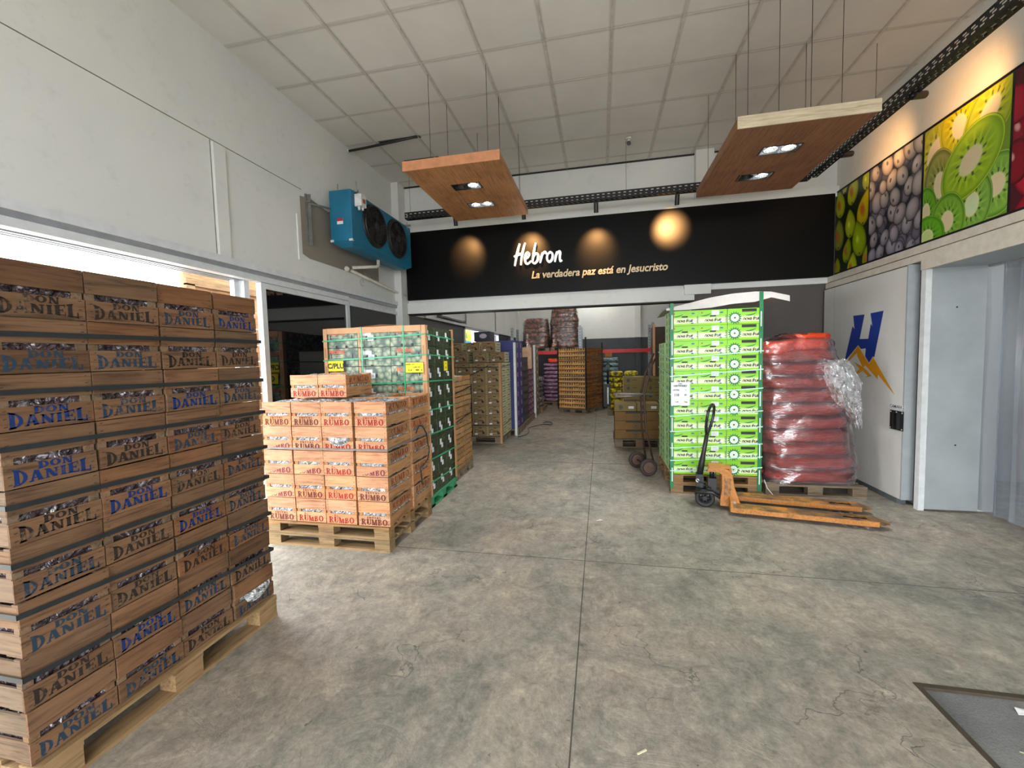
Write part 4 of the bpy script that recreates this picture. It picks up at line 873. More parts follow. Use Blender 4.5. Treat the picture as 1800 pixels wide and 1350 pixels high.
notice('yellow C/PLU card on the upper left of the avocado stack','yellow_card',-2.855,4.126,1.50,.195,.12,[(0,.058,.075,'C/PLU')])
notice('yellow GF card below the C/PLU card on the avocado stack','yellow_card',-2.835,4.124,1.37,.195,.12,[(0,.058,.085,'GF')])
notice('yellow data card with small print on the right front of the avocado stack','yellow_card',-1.925,4.126,1.47,.21,.115,[(-.05,.09,.016,'ORIGEN  CAT'),(.02,.06,.014,'CALIBRE  GDE'),(-.05,.03,.022,'8 LB'),(.05,.03,.026,'400   6')])
notice('small yellow card on the aisle side of the avocado stack','yellow_card',-1.782,4.66,1.47,.12,.12,[(0,.09,.02,'CAL'),(0,.04,.03,'40')],rz=R(90))
# ---- narrow crate stack behind the avocado cartons
pw=crate_proto(.35,.40,.132,wood_dark_side,wood_dark_side,film_silver,ink_sideR,'none',70,top=True)
pallet('old pallet under the narrow wooden crate stack behind the avocado cartons',.74,.80,.118,wood_pal_dark,(-2.27,5.53,0),R(90))
for r_ in range(9):
    for c_ in range(2): pw.put(f'shallow wooden crate behind the avocado stack, {tier(r_,9)}, {("near","far")[c_]} column',(-2.08+.004*(r_%3),5.345+.365*c_+random.uniform(-.004,.004),.12+(8-r_)*.14),R(90)+random.uniform(-.02,.02),'shallow crates behind the avocado stack')
for k,z in enumerate((1.18,.80)): band(f'black band around the narrow crate stack behind the avocado cartons, {("upper","lower")[k]} one',[(-2.25,5.16,z-.03),(-1.868,5.16,z-.03),(-1.868,5.905,z+.03),(-2.25,5.905,z+.03)],.008,black_strap,'bands of the narrow crate stack')
# ---- generic carton
def carton(w,d,h,mats,deco=None,name='fruit_carton'):
    m=MB().mat(mats[0]); m.box(-w/2,w/2,-d/2,d/2,.001,h-.001); b_=m
    if len(mats)>1: m.mat(mats[1]); m.box(w/2-.0005,w/2+.001,-d/2+.001,d/2-.001,.002,h-.002); m.box(-w/2-.001,-w/2+.0005,-d/2+.001,d/2-.001,.002,h-.002)
    sub=[]
    if deco: sub=[(n,q.mesh(n) if isinstance(q,MB) else q) for n,q in deco(w,d,h)]
    return Proto(name,'box',[('carton',m.mesh('carton'),sub)])
m_usa=M('tan printed cardboard',hx('8f7650'),.7,var=.08,nscale=5); m_cream_side=M('cream carton side',hx('cfcba4'),.65,var=.06,nscale=5); m_dkprint_gap=M('dark brown print and gap shade',hx('2a2018'),.7)  # the dark brown also paints the shaded gaps of the melon crates
def usa_deco(w,d,h):
    y=-d/2-.001; a=MB().mat(m_dkprint_gap)
    for q in ((-.115,.115,.02,.026),(-.115,.115,h-.028,h-.022),(-.115,-.110,.02,h-.022),(.110,.115,.02,h-.022)): a.box(q[0],q[1],y-.0005,y,q[2],q[3])
    a.box(-.025,.03,y-.001,y,h-.045,h-.033); disc_flat(a,.065,y-.0008,.062,.028,.02); disc_flat(a,.055,y-.0008,.09,.012,.014)
    for s_ in (-1,):
        o_=ell(-.055,.085,.045,.05,R(60),R(300),10); a.strip(o_,.008); 
        for i in range(len(a.v)-22,len(a.v)): a.v[i]=(a.v[i][0],y-.0008,a.v[i][2])
    me=text_mesh('USA',.055,m_dkprint_gap,offset=.001); me.transform(Matrix.Translation((.0,y-.0012,.095)))
    c=MB().mat(paper); c.box(-.105,-.05,y-.0015,y-.0009,.028,.055)
    e=MB().mat(M('pale olive side print',hx('8c8a66'),.7)); e.box(w/2+.001,w/2+.0016,-d/2,d/2,h*.47,h*.52); e.box(w/2+.001,w/2+.0016,-d*.3,d*.3,h*.18,h*.30); e.box(w/2+.001,w/2+.0016,-d*.3,d*.3,h*.68,h*.80)
    return [('printed_frame',a),('lettering',me),('sticker',c),('side_print',e)]
pu=carton(.29,.40,.196,(m_usa,m_cream_side),usa_deco); pu2=carton(.40,.29,.196,(m_usa,m_cream_side),None)
pallet('dark pallet under the tan and cream fruit cartons on the left of the aisle',1.17,.84,.125,wood_pal_dark,(-2.42,8.03,0))
for r_ in range(7):
    z=.13+(6-r_)*.199
    for c_ in range(4): pu.put(f'tan printed carton facing camera on left of rear aisle, {tier(r_,7)}, {("leftmost","second","third","right corner")[c_]} column',(-2.85+.293*c_,7.83,z),0,'tan cartons, front row') if (c_>=2 or r_<2) else None
    pu.put(f'cream sided carton, rear of the tan carton stack along the aisle, {tier(r_,7)}',(-1.971,8.24,z),0,'tan cartons, rear row')
for k,(x,y,z,l) in enumerate(((-2.70,8.10,1.53,'lower row, left'),(-2.30,8.10,1.53,'lower row, middle'),(-1.985,8.22,1.53,'lower row, right'),(-2.46,8.14,1.73,'upper row, left'),(-2.14,8.14,1.73,'upper row, right'),(-2.85,8.2,1.73,'upper row, far left'))):
    pu.put(f'tan printed carton piled loosely on top of the tan stack, {l}',(x,y,z),(.1 if k==0 else 0)*0,'loose cartons on the tan stack')
m=MB().mat(m_card); m.box(-.025,.025,-.01,.01,0,.32); q=ob('leaning_board',m,None,(-2.93,7.60,1.55)); q.rotation_euler=(0,R(-14),0); tag(q,'narrow cardboard strip leaning on the tan carton pile','cardboard')
band('black band across the upper front of the tan carton stack',[(-3.0,7.622,1.45),(-1.82,7.622,1.44),(-1.82,8.45,1.47)],.008,black_strap,'bands of the tan carton stack')
band('black band across the lower front of the tan carton stack',[(-3.0,7.622,.35),(-1.82,7.622,.33),(-1.82,8.45,.36)],.008,black_strap,'bands of the tan carton stack')
m=MB().mat(m_card); m.box(-1.865,-1.818,7.600,7.604,.0,1.52); m.box(-1.822,-1.818,7.600,7.65,.0,1.52); q=ob('corner_post',m); tag(q,'brown cardboard corner post on the tan carton stack','corner post')
# ---- tall stacks along the left wall, rear hall
def side_stack(x1,y0,y1,z1,n,cols,mt,deco,lab,group,wd=.42):
    d=(y1-y0)/cols; h=(z1-.13)/n; P=carton(d-.004,wd,h-.003,(mt,),deco)
    pallet(f'pallet under the {group}',(y1-y0),wd+.10,.125,wood_pal_dark,(x1-wd/2-.02,(y0+y1)/2,0),R(90))
    for r_ in range(n):
        for c_ in range(cols): P.put(f'{lab}, {tier(r_,n)}, {("near","far","farther")[c_]} column',(x1-wd/2,y0+d*(c_+.5),.13+(n-1-r_)*h),R(90),group)
m_bluebox=M('royal blue carton',hx('2a2f78'),.5,var=.05); m_pinkd=M('pink round emblem',hx('c8a2b4'),.6)
def blue_deco(w,d,h):
    a=MB().mat(m_pinkd); disc_flat(a,0,-d/2-.001,h*.5,.055,.055,16); c=MB().mat(m_bluebox); disc_flat(c,0,-d/2-.0015,h*.5,.022,.022,12); return [('round_emblem',a),('emblem_centre',c)]
side_stack(-1.72,8.50,9.28,1.97,9,2,m_bluebox,blue_deco,'blue carton with round pink emblem','tall royal blue cartons on the left wall side')
m_blk=M('black plastic crate',(.012,.013,.015),.4)
def blk_deco(w,d,h):
    a=MB().mat(M('dark grey crate rib',(.04,.042,.045),.4))
    for k in range(5): a.box(-w*.44+k*w*.19,-w*.44+k*w*.19+w*.12,-d/2-.003,-d/2,h*.2,h*.75)
    return [('slotted_front',a)]
side_stack(-1.74,9.36,10.08,1.62,9,2,m_blk,blk_deco,'black plastic crate in the rear left row','black crates beside the blue cartons')
m_purp=M('purple carton',hx('5b2a4c'),.5,var=.08); 
def purp_deco(w,d,h):
    a=MB().mat(M('pale pink print',hx('c79ab0'),.6)); 
    for k in range(3): disc_flat(a,-w*.3+k*w*.3,-d/2-.001,h*(.35+.3*(k%2)),w*.10,h*.16,9)
    c=MB().mat(M('blackish print',(.03,.01,.03),.6)); c.box(-w*.46,w*.46,-d/2-.0008,-d/2,h*.02,h*.12); return [('pale_print',a),('dark_edge',c)]
side_stack(-1.75,10.15,10.98,1.32,8,2,m_purp,purp_deco,'purple printed carton in the rear left row','purple cartons in the rear left row')
def tan_deco(w,d,h):
    a=MB().mat(M('white small label',hx('c9c2b4'),.7)); a.box(-w*.25,w*.05,-d/2-.001,-d/2,h*.3,h*.65); c=MB().mat(m_dkprint_gap); c.box(w*.15,w*.35,-d/2-.001,-d/2,h*.35,h*.6); return [('label',a),('hand_hole',c)]
side_stack(-1.75,11.12,11.95,1.88,9,2,M('drab brown carton',hx('7d6a4e'),.7),tan_deco,'drab brown carton in the rear left row','drab brown cartons in the rear left row')
for k,(y,z1_,l) in enumerate(((8.40,1.92,'beside the blue cartons'),(10.99,1.93,'beside the drab brown cartons'))):
    m=MB().mat(white_paint); m.box(-1.745,-1.695,y,y+.004,.0,z1_); m.box(-1.699,-1.695,y,y+.05,.0,z1_); q=ob('corner_post',m); tag(q,f'tall white corner post {l}','corner post','white corner posts in the rear hall')
# peach sheeted top and odd dark box seen above
m=MB().mat(M('peach cardboard sheet',hx('dcb594'),.7)); m.box(-2.35,-1.80,11.02,11.08,1.30,1.88); q=ob('cardboard_sheet',m); tag(q,'pale peach cardboard panel standing behind the purple cartons','cardboard')
P=carton(.34,.40,.20,(M('navy box',hx('1d2236'),.5),),lambda w,d,h:[('oval_label',(lambda a:(a.mat(M('lilac oval',hx('b9aebc'),.6)),disc_flat(a,.03,-d/2-.001,h*.55,.08,.05,16),a)[-1])(MB()))])
P.put('navy box with a pale oval label above the tan carton pile',(-2.42,8.66,1.965)); pst=MB().mat(m_card); pst.box(-2.62,-2.22,8.47,8.90,.0,1.96)
q=ob('covered_load',pst); tag(q,'brown cardboard covered load between tan and blue carton stacks','cardboard load')
# diagonal loose strap and cable
m=MB().mat(black_strap); m.tube([(-2.44,7.60,1.28),(-2.2,7.59,1.40),(-2.06,7.585,1.47)],.007,5); q=ob('loose_strap',m); tag(q,'loose strap hanging diagonally over the tan carton stack','strap')
m=MB().mat(black_plastic); P_=brush([(-1.66,8.24),(-1.60,8.30),(-1.53,8.55),(-1.54,8.9),(-1.62,9.3),(-1.5,9.62),(-1.36,9.85),(-1.20,9.8),(-1.15,9.95),(-1.22,10.2),(-1.35,10.2),(-1.38,10.05)]); m.tube([(x,y,.010) for x,y in P_],.008,6); q=ob('floor_cable',m); tag(q,'black cable lying in loops on the rear hall floor','cable')
# ------------------------------------------------------------------ sacks
def sack_mesh(L_,D_,H_,mt,seed,bumps=.012,nu=28,nv=14,sq=2.6,name='sack',fr=9,ties=False):
    m=MB().mat(mt); rs=seed*7.7
    for i in range(nv+1):
        ph=-PI/2+PI*i/nv
        for k in range(nu):
            th=2*PI*k/nu
            def sp(c,e): return math.copysign(abs(c)**e,c)
            e=2/sq; x=sp(math.cos(ph),.55)*sp(math.cos(th),e); y=sp(math.cos(ph),.55)*sp(math.sin(th),e); z=sp(math.sin(ph),.48)
            n=noise.noise(Vector((x*fr*L_+rs,y*fr*D_,z*fr*H_*1.0)))*bumps+noise.noise(Vector((x*3+rs,y*3,z*2)))*bumps*1.3
            m.v.append((max(-L_/2-.006,min(L_/2+.006,x*(L_/2+n*1.0))),max(-D_/2,min(D_/2,y*(D_/2+n))),max(0,min(H_-.001,H_/2+z*(H_/2)+z*n*.6+abs(n)*.3*(1 if z<0 else -1)))))
    for i in range(nv):
        for k in range(nu): a=i*nu+k; b_=i*nu+(k+1)%nu; m.face((a,b_,b_+nu,a+nu),True)
    return m
t=NT('red mesh sack'); v=t.coord((1,1,1)); vs=t.coord((4,4,26)); n=t.noise(vs,3,4,.6,.8); n2=t.noise(v,7,4,.6)
c=t.ramp(n,[(.3,hx('6e1712')),(.5,hx('a52d22')),(.72,hx('c8503a'))]); c=t.mix(.5,c,t.ramp(n2,[(.35,(.6,.5,.5)),(.65,(1.1,1.1,1.1))]),'MULTIPLY'); t.col(c); t.set(rough=.5,spec=.4); t.bump(n,.6,.012); m_redsack=t.m
t=NT('bright orange red sack'); v=t.coord((1,1,1)); n=t.noise(v,14,4,.6,1); t.col(t.ramp(n,[(.3,hx('a82008')),(.55,hx('e2451c')),(.75,hx('ff7a3a'))])); t.set(rough=.3,spec=.6); t.bump(n,.8,.012); m_orsack=t.m
def film(name,rough,haze,tint,streak):
    t=NT(name); t.n.remove(t.b); v=t.coord((1,1,streak),False); n=t.noise(v,2.6,5,.65,1.0); n3=t.noise(v,3.2,4,.55,1.4)
    tr_=t.add('ShaderNodeBsdfTransparent'); gl=t.add('ShaderNodeBsdfGlossy'); gl.inputs['Roughness'].default_value=rough; gl.inputs[0].default_value=(1,1,1,1)
    df=t.add('ShaderNodeBsdfDiffuse'); df.inputs[0].default_value=(*tint,1)
    bp=t.add('ShaderNodeBump'); bp.inputs['Strength'].default_value=(.5 if streak!=1.5 else 1.0); bp.inputs['Distance'].default_value=.03; t.ln(n3,bp.inputs['Height']); t.ln(bp.outputs[0],gl.inputs['Normal'])
    h=t.ramp(n,[(.35,(haze*.5,)*3),(.7,(haze*1.6,)*3)]); a=t.add('ShaderNodeMixShader'); b=t.add('ShaderNodeMixShader'); t.ln(h,a.inputs[0]); t.ln(tr_.outputs[0],a.inputs[1]); t.ln(df.outputs[0],a.inputs[2])
    fz=t.add('ShaderNodeFresnel'); fz.inputs[0].default_value=1.5; ad=t.add('ShaderNodeMath',operation='MULTIPLY_ADD'); t.ln(fz.outputs[0],ad.inputs[0]); ad.inputs[1].default_value=(2.4 if streak!=1.5 else .8); ad.inputs[2].default_value=0
    t.ln(ad.outputs[0],b.inputs[0]); t.ln(a.outputs[0],b.inputs[1]); t.ln(gl.outputs[0],b.inputs[2]); t.ln(b.outputs[0],t.n['Material Output'].inputs[0]); MATS[name]=t.m; return t.m
m_film=film('clear stretch film',.05,.07,(.75,.6,.68),4); m_film2=film('bunched clear film',.12,.16,(.85,.85,.88),1.5); m_film3=film('rear hall stretch film',.12,.05,(.8,.78,.78),5)
def wrap(mb,sections,cx,cy,amp=.008,seed=1,nt=72,sq=4,streak=22,top=None):
    """film shell; sections: (z, halfx, halfy, dx, dy)"""
    Z=[]; 
    for (a,b_) in zip(sections,sections[1:]):
        for i in range(6): Z.append([a[j]+(b_[j]-a[j])*i/6 for j in range(5)])
    Z.append(list(sections[-1])); b0=len(mb.v)
    for (z,hx_,hy_,dx,dy) in Z:
        for k in range(nt):
            th=2*PI*k/nt; c,s=math.cos(th),math.sin(th); x=math.copysign(abs(c)**(2/sq),c); y=math.copysign(abs(s)**(2/sq),s)
            n=amp*(noise.noise(Vector((c*2+seed,s*2,z*streak)))+.8*noise.noise(Vector((c*7,s*7+seed,z*streak*.6))))
            mb.v.append((cx+dx+x*(hx_+n),cy+dy+y*(hy_+n),z))
    for i in range(len(Z)-1):
        for k in range(nt): a=b0+i*nt+k; b_=b0+i*nt+(k+1)%nt; mb.face((a,b_,b_+nt,a+nt),True)
    if top is not None:
        e=b0+(len(Z)-1)*nt; c=len(mb.v); mb.v.append((cx+Z[-1][3],cy+Z[-1][4],Z[-1][0]+top))
        for k in range(nt): mb.face((e+k,e+(k+1)%nt,c),True)
    return mb
# ---- red sack pallet
pallet('timber pallet under the film wrapped red sacks',.99,1.10,.125,wood_pal_dark,(2.285,5.65,0))
nl=10; sh_=.152
sm=[sack_mesh(.99,.54,.148,m_redsack,k,.016,fr=6).mesh('sack') for k in range(4)]
wid=[1.0,1.0,.98,.96,.93,.91,.89,.87,.85,.83]
for l in range(nl):
    z=.128+l*sh_*.985
    for k in range(2):
        o=thing('mesh_sack',f'red mesh sack in the film wrapped pile, {tier(nl-1-l,nl+1) if l else "bottom tier"}, {("front","rear")[k]} row','sack',(2.285-.016*l+.010*math.sin(l*2.1),5.40+.545*k,z),random.uniform(-.02,.02),'red sacks wrapped in film')
        s_=ob('sack',sm[(l+k)%4],o); s_.scale=(wid[l]*random.uniform(.97,1.0),1,1)
sm2=[sack_mesh(.46,.50,.22,m_orsack,20+k,.03,fr=7).mesh('sack') for k in range(3)]
for k,(x,y,z,l) in enumerate(((1.93,5.38,1.618,'left'),(2.26,5.42,1.625,'right, highest'))):
    o=thing('mesh_sack',f'bright orange red mesh sack on top of the wrapped pile, {l}','sack',(x,y,z-(.06 if k==0 else .03)),.2*k,'bright sacks on top of the red pile'); s_=ob('sack',sm2[k],o); s_.scale=(.9 if k==0 else 1.05,1,.75 if k==0 else .95)
m=MB().mat(m_film); wrap(m,[(.12,.505,.55,.005,0),(.30,.512,.56,0,0),(.34,.51,.562,0,0),(.55,.505,.562,-.03,0),(.9,.49,.562,-.07,0),(1.2,.475,.562,-.11,0),(1.42,.455,.562,-.14,0),(1.60,.45,.56,-.17,0),(1.72,.40,.545,-.16,0),(1.80,.22,.38,-.13,0)],2.285,5.665,.026,3,streak=13,top=.01)
o=thing('stretch_film','clear stretch film wrapped around the red sack pile','plastic film',(0,0,0)); ob('film_wrap',m,o)
# loose bunch of film hanging at the right shoulder
m=MB().mat(m_film2); rs=random.Random(11); nu,nv=26,34
def bunch(cx,cy,w,z0,z1,seed,lean):
    b0=len(m.v)
    for j_ in range(nv+1):
        v_=j_/nv; z=z1+(z0-z1)*v_
        for i in range(nu+1):
            u=i/nu*2-1; ww=w*(.35+.9*math.sin(PI*min(1,v_*.95+.12)))
            x=cx+lean*v_*1.0+u*ww+.02*noise.noise(Vector((u*4,v_*9,seed)))
            y=cy-.05-.09*(1-u*u)+.05*noise.noise(Vector((u*6+seed,v_*5,1)))+.03*noise.noise(Vector((u*17,v_*14,seed)))
            zz=z+.05*noise.noise(Vector((u*5,seed,v_*3)))+(.14*noise.noise(Vector((u*6,seed,7))) if j_==nv else .07*v_*noise.noise(Vector((u*7,seed,3))))
            m.v.append((x,y,zz))
    for j_ in range(nv):
        for i in range(nu): a=b0+j_*(nu+1)+i; m.face((a,a+1,a+nu+2,a+nu+1),True)
bunch(2.47,5.16,.12,.96,1.50,1.0,.17); bunch(2.53,5.22,.10,.80,1.40,5.0,.16); bunch(2.38,5.12,.07,1.0,1.46,9.0,.12)
ob('loose_film_bunch',m,o)
# ------------------------------------------------------------------ kiwi carton stack (lime green)
m_lime=NT('lime green carton'); v=m_lime.coord((1,1,1),False); sx_=m_lime.add('ShaderNodeSeparateXYZ'); m_lime.ln(v,sx_.inputs[0])
sc_=m_lime.add('ShaderNodeMath',operation='MULTIPLY'); sc_.inputs[1].default_value=1/.1686; m_lime.ln(sx_.outputs[2],sc_.inputs[0])
m_lime.col(m_lime.ramp(sc_.outputs[0],[(0,hx('84c41c')),(.13,hx('98d42e')),(.18,hx('e6f2c8')),(.44,hx('dcefb4')),(.56,hx('8ece2e')),(1,hx('7fc81e'))])); m_lime.set(rough=.4); m_lime=m_lime.m
m_limes=M('pale lime side print',hx('b6dc96'),.5,var=.15,nscale=20); m_dgreen=M('dark green ink',hx('147a3c'),.5); m_white=M('white ink',(.82,.85,.8),.5,var=.02); m_bluei=M('blue ink',hx('2c6a9c'),.5)
KH=.1686
def kiwi(w,d,kind):
    y=-d/2-.001
    def deco(w_,d_,h):
        out=[]; a=MB().mat(m_dgreen)
        cx=.06 if kind=='sun' else -w/2+.075
        dz_=0 if kind!='sun' else -.012; arc=[(cx-.055,.108+dz_),(cx-.03,.104+dz_),(cx,.107+dz_),(cx+.03,.116+dz_),(cx+.055,.130+dz_)]; pts=brush(arc,5); n=len(pts); st=len(a.v); a.strip(pts,[.002+.010*math.sin(PI*i/(n-1)) for i in range(n)]); 
        for i in range(st,len(a.v)): a.v[i]=(a.v[i][0],y-.0006,a.v[i][2])
        out.append(('green_swoosh',a))
        me=text_mesh('nova fruit',.052 if kind!='sun' else .053,ink_black,shear=.35,offset=.0010,space=.86); me.transform(Matrix.Translation((.0 if kind!='sun' else .062,y-.0008,.056))); me.name='lettering'; out.append(('lettering',me))
        h_=MB().mat(ink_black)
        if kind=='sun': h_.box(-.03,.115,y-.0012,y,h-.038,h-.008)
        else: h_.box(-.028,.034,y-.0012,y,.092,.107)
        out.append(('hand_hole',h_))
        if kind=='sun':
            s_=MB().mat(m_dgreen); cxx=-w/2+.072; cz=.068; P=[]
            for k in range(32): r_=(.074 if k%2 else .050); P.append((cxx+r_*math.cos(PI*k/16),y-.0006,cz+r_*math.sin(PI*k/16)))
            b0=len(s_.v); s_.v.append((cxx,y-.0006,cz)); s_.v+=P
            for k in range(32): s_.face((b0,b0+1+k,b0+1+(k+1)%32))
            s_.mat(m_white); disc_flat(s_,cxx,y-.0010,cz,.042,.042,24); s_.mat(m_limes); disc_flat(s_,cxx,y-.0012,cz,.027,.027,20); s_.mat(m_white); disc_flat(s_,cxx,y-.0014,cz,.022,.022,20); s_.mat(m_dgreen); disc_flat(s_,cxx,y-.0016,cz,.011,.011,14)
            out.append(('sun_emblem',s_))
        else:
            s_=MB().mat(m_white); s_.box(w/2-.085,w/2-.035,y-.0006,y,.03,.062); s_.mat(m_bluei).box(w/2-.075,w/2-.05,y-.0009,y,.022,.033); s_.box(w/2-.07,w/2-.04,y-.0006,y,.128,.142); s_.mat(m_dgreen)
            for k in range(5): z=.03+k*.017; l_=.014+.006*(k%2); b0=len(s_.v); s_.v+=[(w/2-.002,y-.0006,z-.006),(w/2-.002,y-.0006,z+.008),(w/2-.002-l_*1.2,y-.0006,z+.002)]; s_.face((b0,b0+1,b0+2))
            out.append(('small_marks',s_))
            if kind=='sticker': s_=MB().mat(paper); s_.box(-.01,.065,y-.0016,y-.0012,.108,.158); s_.mat(M('grey print',hx('9aa0a8'),.7)); [s_.box(0,.055,y-.0018,y-.0016,.118+.01*k,.121+.01*k) for k in range(4)]; out.append(('sticker',s_))
        r_=MB().mat(M('red ink',hx('b5462a'),.5)); disc_flat(r_,cx-.04,y-.0006,.138,.009,.008,10); out.append(('red_dot',r_))
        s_=MB().mat(ink_black); x=-w/2-.001
        for (a_,b_) in ((-.13,-.085),(.06,.105)): s_.box(x-.001,x,a_,b_,h-.055,h-.015)
        out.append(('side_hole',s_)); s_=MB().mat(M('leaf print',hx('5f8f4a'),.6)); n=10
        for cy_ in (-.11,.07): s_.poly([(x-.0006,cy_+.03*math.cos(2*PI*k/n),.055+.04*math.sin(2*PI*k/n)) for k in range(n)])
        out.append(('side_leaf_print',s_))
        return out
    m=MB().mat(m_lime); m.box(-w/2,w/2,-d/2,d/2,.001,KH-.001); m.mat(m_limes).box(-w/2-.001,-w/2+.0005,-d/2+.001,d/2-.001,.002,KH-.002); m.box(w/2-.0005,w/2+.001,-d/2+.001,d/2-.001,.002,KH-.002)
    return Proto('kiwi_carton','box',[('carton',m.mesh('carton'),[(n,q.mesh(n) if isinstance(q,MB) else q) for n,q in deco(w,d,KH)])])
k4=kiwi(.288,.55,'plain'); k1,k2,k3=kiwi(.288,.42,'plain'),kiwi(.292,.42,'sticker'),kiwi(.346,.42,'sun')
pallet(('lower timber pallet under the lime green carton stack','upper timber pallet under the lime green carton stack'),.955,1.06,.225,wood_pal,(1.25,5.565,0),0,2)
KX=[.922,1.216,1.541]; KY=5.245; KC=('left corner column','middle column','right column with sun emblem')
for r_ in range(11):
    for c_,P in enumerate((k1,k2,k3)):
        P.put(f'lime green carton, front of kiwi stack, {tier(r_,11)}, {KC[c_]}',(KX[c_]+random.uniform(-.001,.001),KY+random.uniform(-.003,.003),.228+(10-r_)*KH),0,'lime green cartons facing the camera')
    if r_>=2:
        k4.put(f'lime green carton at rear left of kiwi stack, {tier(r_-2,9)}',(KX[0],5.745,.228+(10-r_)*KH),0,'rear lime green cartons')
m_post=M('green corner post',hx('1f7a4c'),.45,var=.1)
for k,(x,y,l,zt) in enumerate(((.772,5.03,'front left',2.17),(1.716,5.03,'front right',2.25))):
    m=MB().mat(m_post); sx_=1 if k==0 else -1; m.box(min(x,x+sx_*.035),max(x,x+sx_*.035),y-.005,y,.06,zt); m.box(min(x,x-sx_*.004),max(x,x-sx_*.004),y-.005,y+.05,.06,zt)
    m.mat(m_white)
    for j_ in range(7): m.box(x+sx_*.012,x+sx_*.022,y-.0065,y-.005,.14+j_*.29,.30+j_*.29) if sx_>0 else m.box(x-.022,x-.012,y-.0065,y-.005,.14+j_*.29,.30+j_*.29)
    m.mat(m_dgreen)
    for j_ in range(9): m.box(min(x,x+sx_*.03)+.004,max(x,x+sx_*.03)-.004,y-.006,y-.005,.22+j_*.2,.26+j_*.2)
    q=ob('corner_post',m); tag(q,f'green and white printed corner post of the kiwi stack, {l}','corner post','green corner posts')
for k,z in enumerate((1.585,1.385,1.18,.93,.755,.565,.42,.30)):
    band(f'pale green band around the kiwi stack, {"topmost" if k==0 else ORD[k]+" from the top"}',[(.765,6.02,z+.05),(.765,5.018,z-.035),(1.727,5.018,z+.03),(1.727,6.0,z+.03)],.0055,pale_strap,'pale green bands around the kiwi stack')
notice('white sheet with 110 printed on the kiwi stack','paper_sheet',.875,5.012,1.02,.20,.265,[(0,.245,.016,'KIWI'),(0,.222,.028,'HAYWARD'),(-.045,.175,.018,'LETTERS'),(.055,.175,.018,'1'),(-.04,.118,.036,'110'),(.055,.118,.024,'87'),(-.04,.04,.016,'11-08'),(.055,.04,.018,'9 kg')],mt=paper,cat='paper')
# bent cardboard lid on top
m=MB().mat(M('white coated cardboard',hx('cfc9c4'),.6,var=.04)); b=len(m.v); L=[(.74,0.0,-.02),(1.20,.045,0),(1.62,.10,0),(1.78,.085,.0),(1.98,.02,.0)]; z0=.228+11*KH+.012; rows=[]
prof=[(.73,2.105),(.95,2.15),(1.20,2.205),(1.42,2.235),(1.64,2.245),(1.80,2.235),(1.98,2.185)]
for (x,z) in prof: m.v+=[(x,5.036,max(2.092,z-(.10 if x<1.7 else .05))),(x,5.045,z+.012),(x+.01,5.40,z+.025),(x+.01,5.95,z-.01)]
for i in range(len(prof)-1):
    for k in range(3): a=b+i*4+k; m.face((a,a+4,a+5,a+1))
q=ob('cardboard_sheet',m); s_=q.modifiers.new('t','SOLIDIFY'); s_.thickness=.007; tag(q,'large bent white cardboard lid lying on the kiwi carton stack','cardboard lid')
m=MB().mat(white_plastic)
for P_ in ([(1.74,5.0,.20),(1.76,4.97,.12),(1.82,4.90,.03),(1.86,4.86,.006)],): m.tube(P_,.004,5)
q=ob('strap_end',m); tag(q,'short white strap end hanging from the right post of the kiwi stack','strap')
m=MB().mat(white_plastic); m.tube([(1.98,4.62,.005),(2.06,4.58,.012),(2.10,4.50,.005)],.004,5); q=ob('strap_end',m); tag(q,'short white strap scrap on the floor between the pallet jack forks','strap')
# ================================================================== HAND PALLET TRUCK
m_or=NT('chipped orange paint'); v=m_or.coord((1,1,1)); n=m_or.noise(v,16,6,.75,.5); n2=m_or.noise(v,70,3,.7)
m_or.col(m_or.mix(.35,m_or.ramp(n,[(.30,hx('5c4028')),(.42,hx('b0702c')),(.6,hx('c98238'))]),m_or.ramp(n2,[(.35,hx('6c4a28')),(.6,hx('cc8a44'))]))); m_or.set(rough=.5); m_or=m_or.m
m_rust=M('scraped brown steel',hx('6e5140'),.6,.3,.25,25); m_forktop=NT('worn fork top'); v=m_forktop.coord((1,1,1)); n=m_forktop.noise(v,6,5,.7,.3); m_forktop.col(m_forktop.ramp(n,[(.38,hx('5c4a38')),(.52,hx('8f6a3c')),(.62,hx('c98636'))])); m_forktop.set(rough=.55,metal=.2); m_forktop=m_forktop.m
